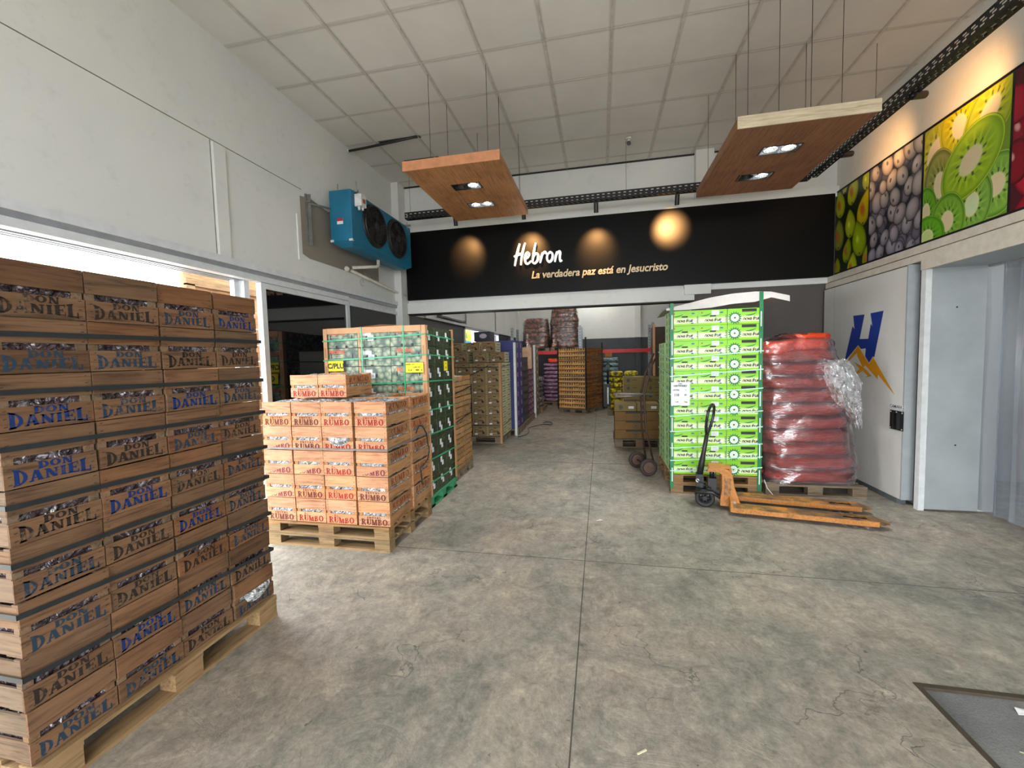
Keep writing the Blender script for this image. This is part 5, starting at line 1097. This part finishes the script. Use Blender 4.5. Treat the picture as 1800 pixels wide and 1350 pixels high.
# local frame: x along forks, origin under the pump; placed along the photographed heading
ax=Vector((2.52-1.16,4.42-4.66,0)).normalized(); hd_=math.atan2(ax.y,ax.x)
o=thing('pallet_jack','orange hand pallet truck with black handle in front of the kiwi stack','pallet truck',(1.18,4.68,0),hd_)
for s,l in ((-1,'near'),(1,'far')):
    m=MB().mat(m_forktop); y0,y1=s*.27-.08*(s>0)-.0,s*.27+.08*(s<0); a,b_=min(s*.27,s*.11),max(s*.27,s*.11)
    a,b_=(.115,.275) if s>0 else (-.275,-.115)
    # top skin with the roller slot near the tip
    m.box(.12,1.02,a,b_,.078,.084); m.box(1.02,1.20,a,a+.035,.078,.084); m.box(1.02,1.20,b_-.035,b_,.078,.084); m.box(1.20,1.27,a,b_,.078,.084)
    bq=len(m.v); m.v+=[(1.27,a,.084),(1.27,b_,.084),(1.27,a,.05),(1.27,b_,.05),(1.36,a+.045,.06),(1.36,b_-.045,.06),(1.36,a+.045,.048),(1.36,b_-.045,.048)]
    for q in ((0,4,5,1),(2,3,7,6),(4,6,7,5),(0,2,6,4),(1,5,7,3)): m.face(tuple(bq+i for i in q))
    m.mat(m_or); m.box(.12,1.27,a,a+.006,.035,.079); m.box(.12,1.27,b_-.006,b_,.035,.079); fk=ob('fork',m,o)
    m=MB().mat(M('dark roller',hx('2c2522'),.5,.2))
    for x in (1.07,1.15): m.disc((x,a+.04,.037),(0,1,0),.036,b_-a-.08,18)
    ob('load_roller',m,fk); m=MB().mat(m_rust); m.box(1.0,1.22,a+.02,a+.03,.02,.06); m.box(1.0,1.22,b_-.03,b_-.02,.02,.06); m.tube([(.2,(a+b_)/2,.05),(1.0,(a+b_)/2,.045)],.01,6); ob('push_rod',m,fk)
# body: bent plate rising from the forks, arching over the pump
m=MB().mat(m_or)
prof=[(.175,.035),(.175,.10),(.15,.20),(.125,.30),(.10,.375),(.05,.415),(-.04,.425),(-.09,.415),(-.10,.395),(-.05,.395),(.03,.375),(.065,.33),(.07,.25),(.07,.035)]
for y0,y1 in ((-.285,-.275),(.275,.285)): pass
# lower wide back plate
m.box(.10,.125,-.275,.275,.035,.15); 
def extr(m,pr,y0,y1):
    b=len(m.v); n=len(pr)
    for y in (y0,y1): m.v+=[(x,y,z) for x,z in pr]
    m.face(tuple(range(b,b+n))); m.face(tuple(range(b+2*n-1,b+n-1,-1)))
    for i in range(n): j_=(i+1)%n; m.face((b+i,b+n+i,b+n+j_,b+j_))
side=[(.22,.04),(.19,.12),(.15,.25),(.135,.36),(.10,.41),(.03,.43),(-.09,.42),(-.105,.39),(-.08,.385),(.0,.385),(.035,.36),(.035,.20),(.02,.10),(.02,.04)]
extr(m,side,-.125,-.085); extr(m,side,.085,.125); m.box(-.085,.12,-.085,.085,.415,.428); m.box(.10,.13,-.085,.085,.12,.42)
bd=ob('body_frame',m,o); bevel(bd,.006)
m=MB().mat(M('worn brown plate',hx('a5764a'),.7,.1,.3,30)); m.box(.055,.12,-.1265,-.125,.15,.33); ob('worn_patch',m,bd)
m=MB().mat(steel); m.disc((.145,-.125,.085),(0,-1,0),.02,.012,14); ob('pivot_bolt',m,o)
m=MB().mat(black_plastic); m.box(-.09,-.01,-.06,.06,.17,.30); m.tube([(-.05,0,.30),(-.05,0,.385)],.022,12); m.tube([(-.05,0,.38),(-.05,0,.40)],.035,12); m.tube([(-.15,0,.14),(-.15,0,.24)],.045,14); m.box(-.2,.02,-.05,.05,.13,.175); m.box(-.19,-.13,-.055,.055,.23,.30); m.tube([(-.06,-.08,.20),(-.16,-.085,.25),(-.20,-.07,.28)],.006,6); pm=ob('hydraulic_pump',m,o)
m=MB().mat(steel); m.tube([(-.02,.03,.30),(-.02,.03,.385)],.012,10); m.disc((-.19,-.055,.27),(0,-1,0),.018,.02,12); m.tube([(-.17,-.06,.24),(-.10,-.085,.22)],.005,6); ob('pump_piston',m,pm)
m=MB().mat(black_plastic); m.tube([(-.22,-.10,.155),(-.05,-.10,.165),(.05,-.10,.10)],.018,8); m.tube([(-.12,-.11,.095),(-.12,.11,.095)],.014,8); m.box(-.15,-.09,-.05,.05,.10,.14); ob('steering_yoke',m,o)
for s in (-1,1):
    y=s*.085-.025; m=MB().mat(M('black tyre rubber',(.02,.02,.022),.6)); m.tube([(-.12+.075*math.cos(2*PI*i/28),y+.025,.095+.075*math.sin(2*PI*i/28)) for i in range(28)],.022,10,closed=True); wl=ob('steer_wheel',m,o)
    m=MB().mat(M('dark cast hub',hx('35363a'),.4,.6)); m.disc((-.12,y+.01,.095),(0,1,0),.022,.03,16)
    for q in range(6): a=2*PI*q/6; m.tube([(-.12,y+.02,.095),(-.12+.062*math.cos(a),y+.02,.095+.062*math.sin(a))],.008,6)
    m.tube([(-.12+.060*math.cos(2*PI*i/24),y+.02,.095+.060*math.sin(2*PI*i/24)) for i in range(24)],.008,6,closed=True); ob('wheel_hub',m,wl)
# handle leaning upright
top=Vector((-.055,.0,1.02)); bot=Vector((-.175,0,.27)); dv=(top-bot).normalized()
m=MB().mat(black_plastic); m.tube([bot,bot+dv*.18,bot+dv*.30,bot+dv*.56],[.034,.030,.022,.020],14); m.box(-.205,-.135,-.05,.05,.20,.33); hb=ob('tow_handle',m,o)
m=MB().mat(M('worn black loop',(.03,.03,.03),.25,.5)); L=[]
c0=bot+dv*.50; W_=.085
for i in range(25):
    a=-PI/2+2*PI*i/24; r_=.16
    L.append(c0+dv*(.15+r_*math.sin(a))+Vector((.42,.90,0))*W_*math.cos(a)*(.9+.25*math.sin(a)))
m.tube(L[:-1],.014,10,closed=True); ob('handle_loop',m,hb)
m=MB().mat(steel); m.tube([c0+dv*.0+Vector((0,.012,0)),c0+dv*.13+Vector((0,.02,0))],.006,6); ob('release_lever',m,hb)
# ================================================================== REAR HALL
# hand truck behind the kiwi stack
m_rb=M('rusty brown tube',hx('4a3530'),.55,.4,.2,30)
o=thing('hand_truck','rusty brown two wheeled hand truck leaning beside the kiwi stack','hand truck',(.58,5.72,0),0)
m=MB().mat(m_rb); m.tube([(.10,.05,.14),(.0,.10,.6),(-.02,.13,1.05),(.08,.14,1.45),(.13,.14,1.55)],.013,8); m.tube([(.02,.35,.14),(-.03,.36,.6),(-.04,.36,1.05),(.02,.33,1.35),(.13,.30,1.62)],.013,8); m.tube([(.10,.05,.14),(.02,.35,.14)],.013); m.tube([(-.02,.13,1.05),(-.04,.36,1.05)],.012); ob('frame_tube',m,o)
m=MB().mat(M('grey steel tube',hx('8a7f7a'),.4,.6)); m.tube([(-.42,.12,1.085),(.10,.16,1.075)],.017,10); m.tube([(-.39,.20,1.035),(.10,.34,1.05)],.017,10); ob('handle_bar',m,o)
m=MB().mat(m_rb); m.tube([(-.10,.42,.12),(.03,-.02,.12)],.012,8); ob('axle',m,o)
for x,y in ((-.095,.40),(.02,-.02)):
    d_=Vector((.13,-.44,0)).normalized(); m=MB().mat(M('solid brown tyre',hx('3c302c'),.7)); u_=Vector((d_.y,-d_.x,0)); c0=Vector((x,y,.12))
    m.tube([c0+u_*.092*math.cos(2*PI*i/28)+Vector((0,0,.092*math.sin(2*PI*i/28))) for i in range(28)],.026,8,closed=True); wl=ob('tyre',m,o)
    m=MB().mat(M('brown wheel disc',hx('6a5148'),.6,.3)); m.tube([c0-d_*.012,c0+d_*.014],.075,20); m.tube([c0-d_*.02,c0+d_*.028],.022,12); ob('wheel_disc',m,wl)
# brown cartons in the rear right
m_mus=M('mustard brown carton',hx('7c5a26'),.7,var=.08,nscale=4); m_mus2=M('mustard carton upper',hx('84713c'),.7,var=.08,nscale=4)
def mus_deco(w,d,h):
    y=-d/2-.001; a=MB().mat(M('printed grey emblem',hx('4c4a3c'),.6)); ring(a,-.02,h*.45,.05,.05,.04,.04,0,2*PI,20,y); disc_flat(a,-.02,y,h*.45,.022,.022,12); 
    b_=MB().mat(ink_black); b_.box(-.19,.16,y-.0005,y,h-.03,h-.004); return [('round_emblem',a),('long_slot',b_)]
pm_=carton(.74,.52,.155,(m_mus,),mus_deco)
pallet('low dark pallet under the mustard brown cartons in the rear right',.86,.92,.15,wood_pal_dark,(.65,7.92,0))
for r_ in range(3): pm_.put(f'wide mustard brown carton in rear right pile, {("topmost","middle","bottom")[r_]} of three',(.60,7.74,.155+(2-r_)*.158),0,'wide mustard cartons')
def mus2_deco(w,d,h):
    y=-d/2-.001; a=MB().mat(M('printed grey emblem',hx('4c4a3c'),.6)); disc_flat(a,-.08,y,h*.55,.035,.04,16); b_=MB().mat(paper); b_.box(.05,.14,y-.0006,y,h*.35,h*.7); return [('round_emblem',a),('white_label',b_)]
ps_=carton(.365,.45,.125,(m_mus2,),mus2_deco)
for k,x in enumerate((.41,.785)): ps_.put(f'small carton with white label on the mustard pile, {("left","right")[k]} one',(x,7.72,.155+3*.158+.004),0,'small labelled cartons')
pallet('pallet under the taller carton stack in the rear right',.95,1.0,.125,wood_pal_dark,(.90,8.95,0))
pt=carton(.40,.50,.148,(m_mus2,M('carton side light',hx('b39a66'),.7)),lambda w,d,h:[('round_emblem',(lambda a:(a.mat(M('printed grey emblem',hx('4c4a3c'),.6)),disc_flat(a,-.12,-d/2-.001,h*.55,.03,.035,14),disc_flat(a,.0,-d/2-.001,h*.6,.05,.008,10),a)[-1])(MB())),('hand_hole',(lambda a:(a.mat(ink_black),a.box(-w/2-.002,-w/2-.001,-.20,-.10,h*.4,h*.7),a)[-1])(MB()))])
for r_ in range(7):
    for c_ in range(2): pt.put(f'olive brown carton in tall rear right stack, {tier(r_,7)}, {("left","right")[c_]} column',(.64+.41*c_,8.70,.13+(6-r_)*.15),0,'olive brown cartons')
m=MB().mat(m_cardP); m.box(.42,.424,8.44,8.50,.12,1.20); m.box(.385,.389,8.6,8.66,.12,1.08); q=ob('corner_post',m); tag(q,'cardboard corner posts on the left of the olive carton stack','corner post')
# yellow net sacks
t=NT('yellow net sack'); v=t.coord((1,1,1)); vo=t.add('ShaderNodeTexVoronoi'); vo.inputs['Scale'].default_value=14; t.ln(v,vo.inputs['Vector']); t.col(t.ramp(vo.outputs['Distance'],[(0,hx('f0e23a')),(.4,hx('c9b41c')),(.75,hx('4a3c08'))])); t.set(rough=.5); t.bump(vo.outputs['Distance'],-.8,.03); m_yel=t.m
ym=[sack_mesh(.36,.50,.150,m_yel,60+k,.02,fr=8).mesh('sack') for k in range(3)]
for c_,(x,n) in enumerate(((.42,7),(.80,7),(1.18,6),(1.55,6))):
    for r_ in range(n):
        o=thing('net_sack',f'yellow net sack, rear right, {("leftmost","second","third","rightmost")[c_]} column, {tier(n-1-r_,n)}','sack',(x+.015*math.sin(r_*2+c_),11.9,.13+r_*.15),.1*math.sin(r_*3+c_),'yellow net sacks'); ob('sack',ym[(r_+c_)%3],o)
pallet('pallet under the yellow net sacks',1.62,1.0,.125,wood_pal_dark,(.98,12.0,0))
# melon crate pallet in the middle of the rear aisle
th=R(-22); C0=Vector((-.40,11.78,0)); fx=Vector((math.cos(th),math.sin(th),0)); fy=Vector((-math.sin(th),math.cos(th),0))
Wm,Dm=.86,1.18; cen=C0-fx*Wm/2+fy*Dm/2
pallet('worn timber pallet under the melon crates in the rear aisle',Wm,Dm,.125,wood_pal_dark,(cen.x,cen.y,0),th)
NM=14; MH=(1.84-.13)/NM
def melon_crate():
    w,d,h=Wm/2-.004,Dm/3-.004,MH-.002; parts=[]
    m=MB().mat(wood_mid); y=-d/2
    m.box(-w/2,w/2,y,y+.01,h*.10,h*.52)
    m.mat(m_dkprint_gap).box(-w/2+.012,w/2-.012,y+.03,y+.034,h*.02,h*.9); m.mat(wood_mid)  # dark sheet behind the slats stands in for the shaded crate inside
    for k in range(6): x=-w/2+(k+.5)*w/6; m.box(x-w/12+.016,x+w/12-.016,y,y+.01,h*.52,h*.97)
    parts.append(('front_slats',m.mesh('front_slats')))
    
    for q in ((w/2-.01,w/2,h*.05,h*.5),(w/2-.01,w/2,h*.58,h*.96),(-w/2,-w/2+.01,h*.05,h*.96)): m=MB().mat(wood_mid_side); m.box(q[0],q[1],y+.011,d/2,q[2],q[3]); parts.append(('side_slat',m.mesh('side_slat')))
    m=MB().mat(M('yellow melon',hx('d9b23c'),.5)); rs=random.Random(2)
    for k in range(5):
        x=-w/2+.045+k*(w-.09)/4; c=[(x+.034*math.cos(a)*math.cos(b_),0+.05*math.sin(b_),h*.62+.036*math.sin(a)*math.cos(b_)) for b_ in (-1.4,-.7,0,.7,1.4) for a in [2*PI*i/8 for i in range(8)]]; b0=len(m.v); m.v+=[(p[0],p[1]-d/2+.07,p[2]) for p in c]
        for i in range(4):
            for j_ in range(8): m.face((b0+i*8+j_,b0+i*8+(j_+1)%8,b0+(i+1)*8+(j_+1)%8,b0+(i+1)*8+j_),True)
    parts.append(('melons',m.mesh('melons')))
    return Proto('melon_crate','crate',parts)
mc=melon_crate()
for r_ in range(NM):
    for c_ in range(2):
        for q in range(3):
            if c_==0 and q>0: continue
            p=C0-fx*(Wm/2*(1.5-c_))+fy*(Dm/3*(q+.5))
            lab=f'shallow melon crate, front of rear aisle pallet, {tier(r_,NM)}, {("left","right corner")[c_]} column' if q==0 else f'shallow melon crate, right side of rear aisle pallet, {tier(r_,NM)}, {("","middle","rear")[q]} column'
            mc.put(lab,(p.x,p.y,.13+(NM-1-r_)*MH),th,'shallow melon crates')
for k,p in enumerate((C0,C0-fx*Wm,C0+fy*Dm)):
    m=MB().mat(black_plastic); m.box(-.03,.006,-.006,.0,.10,(2.13,2.05,2.0)[k]); m.box(.0,.006,-.006,.03,.10,(2.13,2.05,2.0)[k]); q=ob('corner_post',m,None,(p.x,p.y-.002,0),th); tag(q,f'black corner post rising above the melon crates, {("front right","front left","rear right")[k]}','corner post','black corner posts')
for k,z in enumerate((1.05,.95,1.52,.45)):
    a_,b_,c_=C0-fx*Wm-fy*.01,C0+fx*.008-fy*.01,C0+fx*.008+fy*Dm
    band(f'black band around the melon crates, {("third from the bottom","second from the bottom","topmost","lowest")[k]}',[(a_.x,a_.y,z),(b_.x,b_.y,z),(c_.x,c_.y,z+.03)],.008,black_strap,'black bands around the melon crates')
# black electric pallet truck and stacked blue white bags behind it
o=thing('pallet_truck','black upright pallet truck parked behind the melon crates','pallet truck',(.20,13.1,0))
m=MB().mat(black_plastic); m.box(-.16,.16,-.16,.16,.04,.75); q=ob('motor_body',m,o); bevel(q,.03,3); m=MB().mat(black_plastic); m.tube([(0,-.05,.7),(0,-.15,1.2),(0,-.12,1.32)],.03); m.tube([(-.12,-.14,1.28),(0,-.12,1.38),(.12,-.14,1.28)],.025); m.box(-.06,.06,-.17,-.09,1.18,1.32); ob('tiller',m,o); m=MB().mat(steel); m.box(-.02,.02,-.165,-.16,.15,.65); ob('grey_stripe',m,o)
m=MB().mat(black_plastic); m.tube([(-.13,-.05,.05),(-.09,-.05,.05)],.05,14); m.tube([(.09,-.05,.05),(.13,-.05,.05)],.05,14); ob('wheel',m,o)
t=NT('teal white sack'); v=t.coord((1,1,1)); n=t.noise(v,18,3,.6,1); t.col(t.ramp(n,[(.42,hx('31606a')),(.52,hx('a8c4c4')),(.65,hx('3f5258'))])); t.set(rough=.4); tm=[sack_mesh(.5,.6,.157,t.m,80+k,.02).mesh('sack') for k in range(2)]
for r_ in range(9): o=thing('printed_sack',f'teal and white printed sack behind the melon crates, {tier(8-r_,9)}','sack',(.32,14.35,.13+r_*.158),0,'teal printed sacks'); ob('sack',tm[r_%2],o)
pallet('pallet under the teal printed sacks',.7,.8,.125,wood_pal_dark,(.32,14.35,0))
o=thing('cardboard_box','small orange cardboard box on top of the teal sacks','box',(.25,14.3,.13+9*.158+.02)); m=MB().mat(M('orange carton',hx('b5762c'),.7)); m.box(-.11,.11,-.1,.1,0,.17); ob('carton',m,o)
# wrapped purple red sacks left of the melon crates, standing on the floor
t=NT('plum net sack'); v=t.coord((1,1,6)); n=t.noise(v,8,4,.7); t.col(t.ramp(n,[(.35,hx('5a3a52')),(.5,hx('8a5f7c')),(.68,hx('c4a0b4'))])); t.set(rough=.25,spec=.8); t.bump(n,.7,.02); plm=[sack_mesh(.82,.5,.128,t.m,90+k,.02).mesh('sack') for k in range(3)]
for r_ in range(10): o=thing('net_sack',f'plum coloured wrapped sack under the rack, {tier(9-r_,11) if r_ else "bottom tier"}','sack',(-1.50+.02*math.sin(r_),14.1,.13+r_*.128),0,'plum sacks under the rack'); ob('sack',plm[r_%3],o)
o=thing('net_sack','small red topped sack crowning the plum sacks under the rack','sack',(-1.45,14.1,.13+10*.128)); s_=ob('sack',sm2[0],o); s_.scale=(1.2,.9,.7)
pallet('pallet under the plum coloured sacks',.9,.9,.125,wood_pal_dark,(-1.5,14.2,0))
t=NT('white green net sack'); v=t.coord((1,1,1)); vo=t.add('ShaderNodeTexVoronoi'); vo.inputs['Scale'].default_value=11; t.ln(v,vo.inputs['Vector']); t.col(t.ramp(vo.outputs['Distance'],[(0,hx('c9c0c8')),(.4,hx('8d8290')),(.7,hx('4a5038'))])); t.set(rough=.35); t.bump(vo.outputs['Distance'],-.8,.03); wgm=[sack_mesh(.5,.9,.15,t.m,100+k,.03).mesh('sack') for k in range(3)]
for r_ in range(8): o=thing('net_sack',f'pale lilac net sack beyond the brown cartons, {tier(7-r_,8)}','sack',(-1.98+.03*math.sin(r_*1.7)-(.04*r_ if r_>5 else 0),12.65,.13+r_*.15),0,'pale lilac net sacks'); ob('sack',wgm[r_%3],o)
pallet('pallet under the pale lilac net sacks',.62,1.1,.125,wood_pal_dark,(-1.98,12.65,0))
# pallet rack with two wrapped onion loads
m_gal=M('galvanised upright',hx('9aa0a4'),.4,.6,.1,8); m_red=M('red rack beam',hx('c21f24'),.4,.1,.06)
for k,(x,l) in enumerate(((-2.93,'left'),(-.66,'middle'),(1.62,'right'))):
    o=thing('rack_upright',f'galvanised pallet rack upright frame, the {l} one','rack upright',(x,14.0,0),0,'rack upright frames')
    for y in (0,.95):
        m=MB().mat(m_gal); m.box(-.045,.045,y-.03,y+.03,0,2.62); m.mat(ink_black)
        for j_ in range(26): m.box(-.012,.012,y-.0315,y-.03,.1+j_*.095,.13+j_*.095)
        ob('post',m,o)
    m=MB().mat(m_gal)
    for j_ in range(4): m.tube([(0,.02,.2+j_*.6),(0,.93,.5+j_*.6)],.012,6)
    ob('bracing',m,o)
for k,(x0,x1,l) in enumerate(((-2.885,-.705,'left'),(-.615,1.575,'right'))):
    for y,ln2 in ((13.99,'front'),(14.95,'rear')):
        m=MB().mat(m_red); m.box(x0,x1,y-.02,y+.02,1.70,1.81); m.box(x0-.002,x0+.04,y-.045,y-.02,1.64,1.86); m.box(x1-.04,x1+.002,y-.045,y-.02,1.64,1.86)
        q=ob('rack_beam',m); tag(q,f'red horizontal rack beam, {l} bay, {ln2} side','rack beam','red rack beams')
t=NT('potato net sack'); v=t.coord((1,1,1)); vo=t.add('ShaderNodeTexVoronoi'); vo.inputs['Scale'].default_value=10; t.ln(v,vo.inputs['Vector']); mp=t.add('ShaderNodeTexNoise'); mp.inputs['Scale'].default_value=30; t.ln(v,mp.inputs['Vector'])
t.col(t.ramp(vo.outputs['Distance'],[(0,hx('dc7a46')),(.4,hx('b4542c')),(.65,hx('541c10'))])); t.set(rough=.4); t.bump(vo.outputs['Distance'],-1,.04); pom=[sack_mesh(.97,.49,.164,t.m,110+k,.035,fr=7).mesh('sack') for k in range(3)]
for (cx_,n,z0,l,w_) in ((-2.13,6,1.81,'left',.95),(-1.17,8,1.81,'right',1.0)):
    pallet(f'pallet on the red beams under the {l} onion coloured load',.92,1.02,.115,wood_pal_dark,(cx_,14.47,z0))
    for r_ in range(n):
        for q in range(2):
            wd=w_*(1 if r_<n-2 else .92-.06*(r_-n+2)); o=thing('net_sack',f'rust brown net sack on the rack, {l} load, {tier(n-1-r_,n)}, {("front","rear")[q]}','sack',(cx_+.02*math.sin(r_*2+cx_),14.22+.5*q,z0+.12+r_*.165),0,f'sacks of the {l} rack load'); s_=ob('sack',pom[(r_+q)%3],o); s_.scale=(wd*.93,1,1)
    m=MB().mat(m_film3); H_=z0+.12; wrap(m,[(H_+.02,.47*w_,.52,0,0),(H_+n*.10,.48*w_,.53,0,0),(H_+n*.165,.42*w_,.50,0,0)],cx_,14.47,.025,cx_,48,5,10); q=ob('stretch_film',m); tag(q,f'clear film around the {l} load of net sacks on the rack','plastic film','films on the rack loads')
# goods high on the rack at the far right, partly hidden
o=thing('stacked_crates','dark strapped brown load standing high behind the kiwi stack','load',(1.20,8.75,1.185)); m=MB().mat(M('dark brown load',hx('4c3a2a'),.7)); m.box(-.20,.35,-.2,.2,0,.95); ob('load_body',m,o); m=MB().mat(m_cardP); m.box(-.21,-.17,-.21,-.2,0,1.0); ob('corner_post',m,o)
m=MB().mat(black_strap)
for z in (.2,.5,.8): m.box(-.202,.352,-.203,-.2,z,z+.02)
m.box(0,.02,-.203,-.2,0,.95); ob('strap',m,o)
# ================================================================== inside the cold room, seen through the curtain
pallet('pallet inside the cold room behind the strip curtain',1.0,1.2,.125,wood_pal_dark,(4.95,3.9,0))
for r_ in range(3): o=thing('mesh_sack',f'dim red sack on the cold room pallet behind the curtain, {tier(2-r_,3)}','sack',(4.95,3.9,.13+r_*.152),R(90),'red sacks in the cold room'); ob('sack',sm[r_%4],o)
o=thing('storage_rack','grey shelf rack inside the cold room behind the curtain','rack',(5.2,5.0,0)); m=MB().mat(m_gal)
for x in (-.9,.9):
    for y in (-.22,.22): m=MB().mat(m_gal); m.box(x-.03,x+.03,y-.03,y+.03,0,2.3); ob('post',m,o); m=MB().mat(m_gal); m.box(-.93,.93,-.25,.25,1.55,1.62); ob('shelf',m,o); m=MB().mat(m_gal); m.box(-.93,.93,-.25,.25,.75,.82); ob('shelf',m,o)
for k in range(3): o=thing('mesh_sack','dim plum sack on the upper shelf in the cold room','sack',(4.65+k*.52,5.0,1.63),0,'sacks on the cold room shelf'); s_=ob('sack',sm[k],o); s_.scale=(.46,.6,1.3)
for k in range(3): P=carton(.45,.4,.3,(m_bluebox,)); P.put(f'blue carton on the lower cold room shelf, {("left","middle","right")[k]}',(4.65+k*.5,5.0,.83),0,'cartons on the cold room shelf')
o=thing('added_ceiling_lamp','added unseen ceiling lamp inside the cold room behind the curtain','light',(4.7,4.3,2.44),R(90)); m=MB().mat(white_paint); m.box(-.6,.6,-.06,.06,.02,.055); ob('fixture',m,o)  # lamp out of view, added to light the cold room
ADDED_COLDLAMP=o
# ================================================================== small litter
def scrap(name,label,cat,x,y,z,pts,mt,rz=0,th=.003):
    m=MB().mat(mt); b=len(m.v); n=len(pts); m.v+=[(px,py,.004+.008*abs(math.sin(i*1.9))) for i,(px,py) in enumerate(pts)]; m.v.append((0,0,.012))
    for i in range(n): m.face((b+i,b+(i+1)%n,b+n))
    q=ob(name,m,None,(x,y,z),rz); s_=q.modifiers.new('t','SOLIDIFY'); s_.thickness=th; tag(q,label,cat)
scrap('paper_scrap','crumpled white paper scrap on the dark mat','paper',1.80,2.17,-.012,[(-.03,-.015),(.0,-.022),(.035,-.005),(.02,.015),(-.02,.018)],white_plastic)
scrap('dry_leaf','pale dry leaf lying on the dark mat','leaf',1.66,1.93,-.012,[(-.05,.02),(-.02,-.008),(.03,-.03),(.06,-.035),(.03,-.01),(-.01,.015)],M('pale dry leaf',hx('b9b48c'),.7))
m=MB().mat(M('pale wood splinter',hx('ded3b4'),.7)); m.box(-.022,.022,-.003,.003,.0,.004); q=ob('wood_splinter',m,None,(.145,1.665,0),R(35)); tag(q,'small pale wood splinter on the floor near the bottom of the view','splinter')
scrap('paper_scrap','tiny white paper scrap beside the floor joint','paper',-.03,4.08,0,[(-.03,-.01),(.0,-.02),(.03,-.005),(.015,.012)],white_plastic)
# ceiling lamps out of view, added to brighten the rear hall
for k,(x,y) in enumerate(((-.3,9.2),(-.3,12.6),(-.3,15.4))):
    o=thing('added_ceiling_lamp',f'added unseen ceiling lamp in the rear hall, {("nearest","middle","farthest")[k]}','light',(x,y,ZC-.06),0,'added ceiling lamps of the rear hall')
    m=MB().mat(white_paint); m.box(-.75,.75,-.08,.08,.02,.055); ob('fixture',m,o)
    t=MATS.get('added lamp tube') 
    if not t: t_=NT('added lamp tube'); t_.b.inputs['Emission Color'].default_value=(1,.98,.93,1); t_.b.inputs['Emission Strength'].default_value=30; MATS['added lamp tube']=t=t_.m
    for s in (-.04,.04): m=MB().mat(t); m.tube([(-.72,s,.005),(.72,s,.005)],.013,8); ob('tube',m,o)
m=MB().mat(MATS['added lamp tube']); m.tube([(-.58,0,.005),(.58,0,.005)],.012,8); ob('tube',m,ADDED_COLDLAMP)
